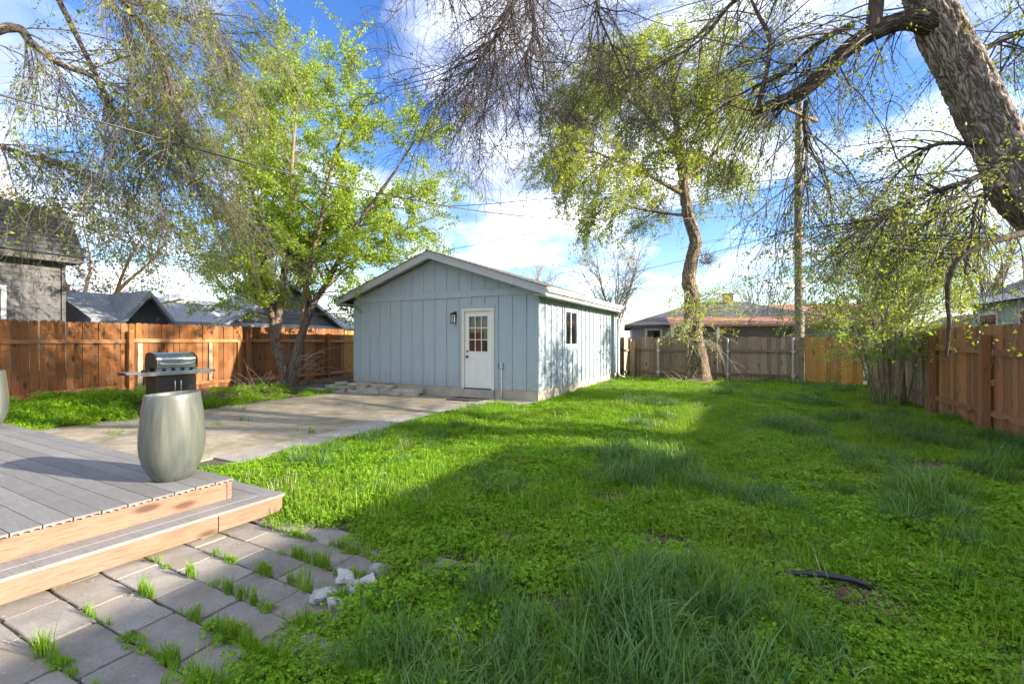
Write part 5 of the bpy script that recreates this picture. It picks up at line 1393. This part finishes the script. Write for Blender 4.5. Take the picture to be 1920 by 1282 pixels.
def lawn_mask(x, y):
    v, u = to_vu(x, y)
    e = (fbm(x * 2.3, y * 2.3, 41) - .5)
    m = (v > -5.30 + e * .35) & (v < 3.35) & (u > -3.2) & (u < 17.9)
    inpav = (v < -1.98 + e * .9) & (u < 2.50 + e * .5)
    m &= ~inpav
    m &= ~((v < -4.36) & (u > 9.2))
    # deck and its step
    dx, dy = x + 2.31, y - 3.75
    ca, sa = math.cos(math.radians(28)), math.sin(math.radians(28))
    lx, ly = dx * ca - dy * sa, dx * sa + dy * ca
    m &= ~((lx < .27) & (ly < .30))
    # bare patches
    for bx, by, br in ((1.95, 2.60, .13), (2.02, 2.45, .08), (4.9, 5.3, .22), (6.2, 5.1, .30), (2.4, 8.4, .35), (.9, 4.2, .12), (-.35, 3.0, .12), (.2, 2.6, .10), (1.1, 3.3, .15), (5.6, 4.6, .2), (4.4, 5.1, .16), (-.1, 3.4, .02), (1.4, 4.6, .05), (3.3, 3.6, .04), (.6, 6.1, .06), (3.0, 6.4, .05), (-1.6, 5.2, .03)):
        q = np.hypot((x - bx), (y - by) * 1.4) + e * .25
        m &= q > br + .13
    return m
def in_view(x, y, pad=1.0):
    return (y > 1.3) & (np.abs(x) < 1.18 * y + pad)
def jitter_grid(step):
    gx = np.arange(-9, 17, step); gy = np.arange(1.2, 19, step)
    a, b_ = np.meshgrid(gx, gy); a = a.ravel() + rng.uniform(-.5, .5, a.size) * step; b_ = b_.ravel() + rng.uniform(-.5, .5, b_.size) * step
    k_ = in_view(a, b_) & lawn_mask(a, b_); return a[k_], b_[k_]
def place(x, y, s0, s1, zs=(.8, 1.2), tilt=.1, n_t=4, dz=0.0):
    n_ = len(x)
    pts = np.stack([x, y, gz(x, y) + dz], 1)
    rot = np.stack([rng.normal(0, tilt, n_), rng.normal(0, tilt, n_), rng.uniform(0, 6.28, n_)], 1)
    s = rng.uniform(s0, s1, n_); scl = np.stack([s, s, s * rng.uniform(zs[0], zs[1], n_)], 1)
    return pts, rot, scl, rng.integers(0, n_t, n_)
def tuft_field(x, y):
    f = .55 * fbm(x * 1.75 + 3.1, y * 1.75 + 1.7, 55, 2) + .45 * fbm(x * .6 + 3.1, y * .6 + 1.7, 56, 2)
    v, u = to_vu(x, y)
    big = np.exp(-(((x - .75) / .8) ** 2 + ((y - 2.1) / .6) ** 2)) * .26          # the big clump in the foreground
    big = big + np.exp(-(((x - 2.6) / .7) ** 2 + ((y - 2.5) / .5) ** 2)) * .10
    return f + big - .10 * sstep(-1.2, -2.8, v) - .14 * sstep(.1, -.5, x) * sstep(3.6, 3.0, y) - .03 + .025 * sstep(-1.5, 0.0, v)
x, y = jitter_grid(.105)
tf = tuft_field(x, y)
keep = (rng.uniform(0, 1, len(x)) < np.where(y < 7, .95, .62)) & (rng.uniform(0, 1, len(x)) > sstep(.58, .68, tf) * .5)
x, y, = x[keep], y[keep]
p = place(x, y, .75, 1.15, (.7, 1.3), .12, 4)
lush = fbm(x * 1.1, y * 1.1, 71) > .55
p = (p[0], p[1], p[2], np.where(lush & (rng.uniform(0, 1, len(x)) < .6), rng.integers(4, 6, len(x)), p[3]))
scatter('lawn_clover', 'low bright green clover covering the yard', c_clover, *p)
x, y = jitter_grid(.14)
f = fbm(x * 1.4, y * 1.4, 63)
keep = rng.uniform(0, 1, len(x)) < .30 + .65 * sstep(.46, .62, f)
x, y = x[keep], y[keep]
scatter('lawn_grass', 'short green grass growing through the clover', c_short, *(lambda p_: (p_[0], p_[1], p_[2], np.where(rng.uniform(0, 1, len(x)) < .07, rng.integers(4, 6, len(x)), p_[3])))(place(x, y, .8, 1.35, (.7, 1.5), .15, 4)))
x, y = jitter_grid(.125)
tf = tuft_field(x, y)
keep = rng.uniform(0, 1, len(x)) < sstep(.455, .62, tf) * .75 + .012
x, y = x[keep], y[keep]
pts, rot, scl, ii = place(x, y, .6, 1.1, (.7, 1.1), .15, 5); mixr = rng.uniform(0, 1, len(x)); ii = np.where(mixr < .28, rng.integers(5, 7, len(x)), np.where(mixr < .34, 7, ii))
rot[:, 2] = rng.normal(2.6, 1.6, len(x))
k_ = (.5 + .6 * sstep(.48, .66, tuft_field(x, y)))[:, None]; scl = scl * k_
scatter('tall_grass', 'dark blue green tufts of tall grass scattered through the lawn', c_tuft, pts, rot, scl, ii)

# weeds in the paver joints, on the patio and in the fence beds
wx, wy, ws, wi = [], [], [], []
def weed(x_, y_, s_, i_): wx.append(x_); wy.append(y_); ws.append(s_); wi.append(i_)
def gp(x_, y_): Y_ = FPX * EYE / (y_ - 638.0); return ((x_ - 960.0) / FPX * Y_, Y_)
for (a, b_, s_) in ((293, 1190, .9), (430, 1100, .7), (290, 1060, .8), (118, 1180, .7), (360, 1150, .5), (390, 1200, 1.2), (405, 1215, 1.1), (425, 1190, .9), (480, 1165, .7), (490, 1150, .7), (462, 1040, .5), (425, 1050, .6), (430, 1035, .6), (560, 1000, .9), (570, 1010, .8), (585, 985, .9), (600, 1090, 1.1), (595, 1075, 1.0), (610, 1060, .9), (575, 1045, .8), (560, 1045, .7), (505, 1070, .6), (630, 1045, .8), (655, 1055, .7), (670, 1065, .8), (45, 1255, 1.0), (100, 1262, .8), (140, 1240, .6), (180, 1240, .6), (260, 1275, .5), (400, 1265, .8), (430, 1270, .9), (380, 1275, .7), (500, 1240, .9), (510, 1265, 1.0), (470, 1255, .9), (450, 1220, .8), (515, 970, .6), (523, 955, .6), (350, 1215, .6), (310, 1205, .5), (650, 1100, .8), (705, 1050, .9), (690, 1075, .8), (625, 1120, .7), (560, 1190, .8), (545, 1215, .9), (530, 1200, .8), (505, 1205, .8), (600, 1150, .9), (585, 1165, .8)):
    X_, Y_ = gp(a, b_)
    for q in range(5):
        dv_ = rng.normal(0, .055); weed(X_ + dv_ * VX[0], Y_ + dv_ * VX[1], s_ * rng.uniform(.25, 1.15) * math.exp(-abs(dv_) * 4), rng.integers(0, 4))
for (a, b_, c_, d_) in ((470, 1140, 545, 1095), (60, 1230, 180, 1180), (330, 1180, 470, 1120), (300, 1255, 400, 1215), (420, 1120, 520, 1075), (240, 1130, 300, 1100), (610, 1030, 640, 1045), (490, 1075, 535, 1060), (560, 1040, 620, 1060), (500, 990, 590, 1010), (230, 1280, 340, 1250), (380, 1235, 440, 1200), (560, 1060, 690, 1045), (300, 1115, 345, 1090)):
    for t in np.linspace(0, 1, 13):
        X_, Y_ = gp(a + (c_ - a) * t, b_ + (d_ - b_) * t); weed(X_ + rng.normal(0, .02), Y_ + rng.normal(0, .02), rng.uniform(.3, .75), rng.integers(4, 6))
for (a, b_, s_) in ((460, 768, .8), (585, 812, .8), (575, 810, .7), (700, 742, .7), (830, 740, .9), (640, 735, .6), (450, 790, .7), (470, 790, .6), (400, 800, .7), (225, 815, .8), (210, 812, .7), (165, 800, .8), (440, 765, .5)):
    X_, Y_ = gp(a, b_)
    for q in range(4): weed(X_ + rng.normal(0, .08), Y_ + rng.normal(0, .06), s_ * rng.uniform(.6, 1.0), rng.integers(2, 6))
wx, wy = np.array(wx), np.array(wy); n_ = len(wx); ws = np.array(ws)
wv, wu = to_vu(wx, wy)
onp = (wu < 2.5) & (wv > -4.0)
wu = np.where(onp, 2.52 - np.round((2.52 - wu) / SU) * SU + rng.normal(0, .006, n_), wu)
wx = wv * VX[0] + wu * UX[0]; wy = wv * VX[1] + wu * UX[1]
pts = np.stack([wx, wy, np.full(n_, .012)], 1)
scatter('weeds', 'grass weeds sprouting from the paver joints and patio cracks', c_weed, pts, np.stack([rng.normal(0, .1, n_), rng.normal(0, .1, n_), rng.uniform(0, 6.28, n_)], 1), np.stack([ws, ws, ws], 1), np.array(wi))
# bed along the left fence
bv = rng.uniform(-13.15, -10.25, 2600); bu = rng.uniform(-1.5, 9.5, 2600)
bx = bv * VX[0] + bu * UX[0]; by = bv * VX[1] + bu * UX[1]
f = fbm(bx * 1.2, by * 1.2, 88)
dens = np.where(bu < 5.6, 1.0, .45 * sstep(-11.0, -10.4, bv) + .06) * sstep(.36, .5, f) * np.where((bv > -10.6) & (f < .55), .2, 1)
k_ = rng.uniform(0, 1, len(bv)) < dens
bx, by = bx[k_], by[k_]
scatter('bed_weeds', 'leafy green weeds in the bed along the left fence', c_clover, *place(bx, by, .8, 1.4, (1.2, 2.6), .15, 6))
k2 = rng.uniform(0, 1, len(bx)) < .3
scatter('bed_grass', 'grass growing among the weeds along the left fence', c_short, *place(bx[k2], by[k2], .9, 1.6, (.9, 1.6), .15, 4))

# ------------------------------------------------------------------ litter, gravel, brush
def flat_litter(name, label, x_, y_, z_, size, mat, width=.55):
    V, F = leaf_quads(np.stack([x_, y_, z_], 1), size, rng, .8, width)
    return tag(link(name, raw_mesh(name, V, F, mat)), label, kind='stuff')
n_ = 5200
lv = -11.9 + rng.normal(0, .85, n_); lu = rng.uniform(5.0, 11.2, n_)
lx_, ly_ = lv * VX[0] + lu * UX[0], lv * VX[1] + lu * UX[1]
k_ = (lv > -13.2) & (lv < -10.2) & (fbm(lx_ * 1.5, ly_ * 1.5, 5) > .38)
lx_, ly_ = lx_[k_], ly_[k_]
flat_litter('leaf_litter', 'dry brown leaves heaped round the left tree base', lx_, ly_, gz(lx_, ly_) + rng.uniform(.005, .07, len(lx_)), .065, M['dead_leaf'])
lx_, ly_ = rng.normal(1.95, .17, 420), rng.normal(2.50, .12, 420)
flat_litter('leaf_litter', 'dead leaves in the bare hollow by the black pipe', lx_, ly_, gz(lx_, ly_) + rng.uniform(.004, .02, 420), .03, M['dead_leaf'])
lx_, ly_ = rng.uniform(-3, 7, 520), rng.uniform(1.9, 9, 520); k_ = lawn_mask(lx_, ly_); lx_, ly_ = lx_[k_], ly_[k_]
flat_litter('fallen_leaves', 'scattered brown leaves lying in the grass', lx_, ly_, gz(lx_, ly_) + rng.uniform(.03, .07, len(lx_)), .045, M['dead_leaf'])
sv, su = rng.uniform(-3.75, -1.9, 2600), rng.uniform(-.5, 2.5, 2600)
jn = np.abs(((2.52 - su) / SU + .5) % 1 - .5)
k_ = rng.uniform(0, 1, 2600) < np.where(jn < .09, .9, .16)
sv, su = sv[k_], su[k_]
sx_, sy_ = sv * VX[0] + su * UX[0], sv * VX[1] + su * UX[1]
flat_litter('fallen_seeds', 'tiny yellow elm seeds strewn on the pavers', sx_, sy_, np.full(len(sx_), .022) + rng.uniform(0, .004, len(sx_)), .011, M['seed'], .8)
pv_, pu_ = rng.uniform(-10.3, -5.9, 1500), rng.uniform(3.35, 9.7, 1500)
k_ = fbm(pv_ * 1.3, pu_ * 1.3, 17) > .5; pv_, pu_ = pv_[k_], pu_[k_]
flat_litter('fallen_seeds', 'dry seeds and leaf scraps drifted over the patio', pv_ * VX[0] + pu_ * UX[0], pv_ * VX[1] + pu_ * UX[1], np.full(len(pv_), .018), .022, M['seed'], .8)
bx_, by_ = [], []
for cx_, cy_ in ((4.9, 5.3), (6.2, 5.1), (5.6, 4.6), (4.4, 5.1), (2.4, 8.4), (1.1, 3.3), (.9, 4.2), (-.35, 3.0), (-.1, 3.4), (1.4, 4.6), (3.3, 3.6), (.6, 6.1), (3.0, 6.4), (-1.6, 5.2)):
    bx_ += list(rng.normal(cx_, .13, 70)); by_ += list(rng.normal(cy_, .09, 70))
bx_, by_ = np.array(bx_), np.array(by_)
flat_litter('leaf_litter', 'brown thatch and dead leaves in the bare lawn spots', bx_, by_, gz(bx_, by_) + rng.uniform(.004, .025, len(bx_)), .035, M['dead_leaf'])
qx, qy = rng.uniform(-6.5, -.2, 220), rng.uniform(-3.5, -.1, 220)
ca_, sa_ = math.cos(math.radians(-28)), math.sin(math.radians(-28))
flat_litter('fallen_seeds', 'a few seeds and scraps lying on the deck boards', -2.31 + qx * ca_ - qy * sa_, 3.75 + qx * sa_ + qy * ca_, np.full(220, DT + .003), .016, M['seed'], .8)
# gravel pocket between deck and border
gv, gu = rng.uniform(-5.5, -3.9, 5200), rng.uniform(2.52, 3.34, 5200)
e_ = fbm(gv * 2, gu * 2, 31); k_ = (gv < -4.6 + (e_ - .5) * .8); gv, gu = gv[k_], gu[k_]
C = np.stack([gv * VX[0] + gu * UX[0], gv * VX[1] + gu * UX[1], rng.uniform(.0, .012, len(gv))], 1)
oct_ = np.array([(1, 0, 0), (0, 1, 0), (-1, 0, 0), (0, -1, 0), (0, 0, .8), (0, 0, -.8)])
V = C[:, None] + oct_[None] * (rng.uniform(.005, .014, (len(C), 1, 1)) * rng.uniform(.7, 1.3, (len(C), 6, 1)))
tri = np.array([(0, 1, 4), (1, 2, 4), (2, 3, 4), (3, 0, 4), (1, 0, 5), (2, 1, 5), (3, 2, 5), (0, 3, 5)])
F = (tri[None] + (np.arange(len(C)) * 6)[:, None, None]).reshape(-1, 3)
tag(link('gravel', raw_mesh('gravel', V.reshape(-1, 3), F, M['gravel'])), 'grey gravel between the deck and the patio border', kind='stuff')
# dry brush and stalks
def brush(name, label, S0, D0, L, r0, mat, droop=.12, wander=.1, cat='brush'):
    n_ = len(S0)
    P, R = grow(np.asarray(S0, float), np.asarray(D0, float), L, 9, np.full(n_, r0), np.full(n_, r0 * .4), wander, droop, rng)
    V, F = tubes(P, R, 4)
    return tag(link(name, raw_mesh(name, V, F, mat)), label, cat, kind='stuff')
n_ = 90
S0 = np.stack([rng.normal(-7.35, .55, n_), rng.normal(12.75, .35, n_), np.full(n_, .1)], 1)
brush('dry_brush', 'tangle of dead twigs heaped left of the fence tree', S0, np.stack([rng.normal(0, 1, n_), rng.normal(0, .6, n_), rng.uniform(.1, .9, n_)], 1), rng.uniform(.3, 1.0, n_), .006, M['twig'])
n_ = 26
S0 = np.stack([rng.normal(-6.2, .15, n_), rng.normal(13.2, .1, n_), rng.uniform(.2, 1.0, n_)], 1)
brush('dry_brush', 'pale bare shoots sprouting right of the fence tree trunk', S0, np.stack([rng.uniform(.1, 1.2, n_), rng.normal(-.3, .3, n_), rng.uniform(.1, 1.0, n_)], 1), rng.uniform(.5, 1.3, n_), .006, M['twig_pale'])
n_ = 60
S0 = np.stack([rng.normal(6.1, .35, n_), rng.normal(15.4, .15, n_), np.full(n_, .03)], 1)
brush('dry_brush', 'pale brush pile at the foot of the back fence elm', S0, np.stack([rng.normal(-.3, 1, n_), rng.normal(-.1, .5, n_), rng.uniform(.05, .5, n_)], 1), rng.uniform(.3, .9, n_), .008, M['straw'])
n_ = 9
S0 = np.stack([rng.normal(-8.35, .05, n_), rng.normal(9.45, .05, n_), np.full(n_, .2)], 1)
brush('dry_stalks', 'arching dry stalks before the left fence', S0, np.stack([rng.uniform(.2, .9, n_), rng.normal(0, .2, n_), rng.uniform(.6, 1.2, n_)], 1), rng.uniform(.5, .95, n_), .004, M['straw'], .5, .04)
n_ = 16
S0 = np.array([(*gp(a, b_), .05) for a, b_ in zip(rng.uniform(1450, 1760, n_), rng.uniform(765, 850, n_))])
brush('dry_stalks', 'pale fallen twigs lying on the lawn before the shrub', S0, np.stack([rng.normal(0, 1, n_), rng.normal(0, .6, n_), rng.uniform(.05, .3, n_)], 1), rng.uniform(.2, .8, n_), .004, M['straw'], .15, .12)
n_ = 8
S0 = np.array([(*gp(a, b_), .02) for a, b_ in zip(rng.uniform(1735, 1760, n_), rng.uniform(780, 786, n_))])
brush('dry_stalks', 'dry pale stalks at the foot of the leaning fence post', S0, np.stack([rng.normal(0, .4, n_), rng.normal(-.2, .3, n_), np.ones(n_)], 1), rng.uniform(.25, .6, n_), .004, M['straw'], .3, .08)

# broken concrete at the edge of the pavers
def chunk(r, a, b_, c_):
    import bmesh
    bm = bmesh.new()
    for i in range(16):
        th = r.uniform(0, 6.28); zz = r.uniform(-1, 1); q = r.uniform(.75, 1.0)
        x_, y_ = math.cos(th), math.sin(th)
        k_ = max(abs(x_), abs(y_)); 
        bm.verts.new((a * x_ / k_ * q * r.uniform(.7, 1), b_ * y_ / k_ * q * r.uniform(.7, 1), c_ * (1 if zz > 0 else -1) * r.uniform(.6, 1)))
    bmesh.ops.convex_hull(bm, input=bm.verts)
    loose = [v for v in bm.verts if not v.link_faces]
    bmesh.ops.delete(bm, geom=loose, context='VERTS')
    bmesh.ops.subdivide_edges(bm, edges=bm.edges, cuts=3, use_grid_fill=True)
    for v_q in bm.verts:
        v_q.co += Vector((1, 1, 1)) * 0 + v_q.co.normalized() * .016 * mnoise.noise(v_q.co * 28) + v_q.co.normalized() * .007 * mnoise.noise(v_q.co * 90)
    me = bpy.data.meshes.new('concrete_chunk'); bm.to_mesh(me); bm.free(); me.materials.append(M['rubble'])
    return me
r = random.Random(31)
for (a, b_, sx, sy, sz, rx, rz, lab) in (
        (612, 1118, .10, .05, .040, .35, .55, 'long tilted slab of broken concrete at the left of the rubble'),
        (655, 1085, .09, .065, .045, -.3, .2, 'largest broken concrete piece with a dark broken face, mid rubble'),
        (662, 1108, .06, .05, .045, .5, 1.2, 'pointed pale concrete piece in front of the largest rubble piece'),
        (688, 1098, .055, .05, .05, .2, .3, 'squat pale concrete piece low at the right of the rubble'),
        (712, 1072, .07, .05, .045, -.2, .4, 'pale concrete piece at the far right end of the rubble'),
        (630, 1132, .06, .045, .03, .1, .9, 'grey concrete fragment half buried in grass below the rubble')):
    X_, Y_ = gp(a, b_ + 8)
    o = tag(link('concrete_chunk', chunk(r, sx, sy, sz), None, (X_, Y_, sz * .75), (rx, r.uniform(-.3, .3), rz)), lab, 'rubble', 'broken concrete at the paver edge')
# black pipe in the lawn
p0, p1 = gp(1470, 1092), gp(1605, 1108)
pts = [(p0[0] - .1, p0[1] + .02, .01), (p0[0], p0[1], .055), ((p0[0] + p1[0]) / 2, (p0[1] + p1[1]) / 2 + .01, .07), (p1[0], p1[1], .06), (p1[0] + .12, p1[1] - .03, .0)]
pp, rr = resample(pts, [.017] * 5, 24)
tag(MB().tube(pp, rr, 14).build('drain_pipe', M['pipe'], smooth=True), 'black plastic pipe half sunk in the lawn at the right', 'pipe')
# bird nest in the back elm
nb = rng.normal(0, 1, (160, 3)); nb = norm(nb) * np.array([.2, .2, .17]) + np.array(px(1324, 486, 15.8))
P, R = grow(nb, norm(rng.normal(0, 1, (160, 3))), np.full(160, .3), 5, np.full(160, .006), np.full(160, .004), .4, 0, rng)
V, F = tubes(P, R, 3)
tag(link('bird_nest', raw_mesh('bird_nest', V, F, M['twig_dark'])), 'dark twig nest beside the back elm trunk', 'nest')
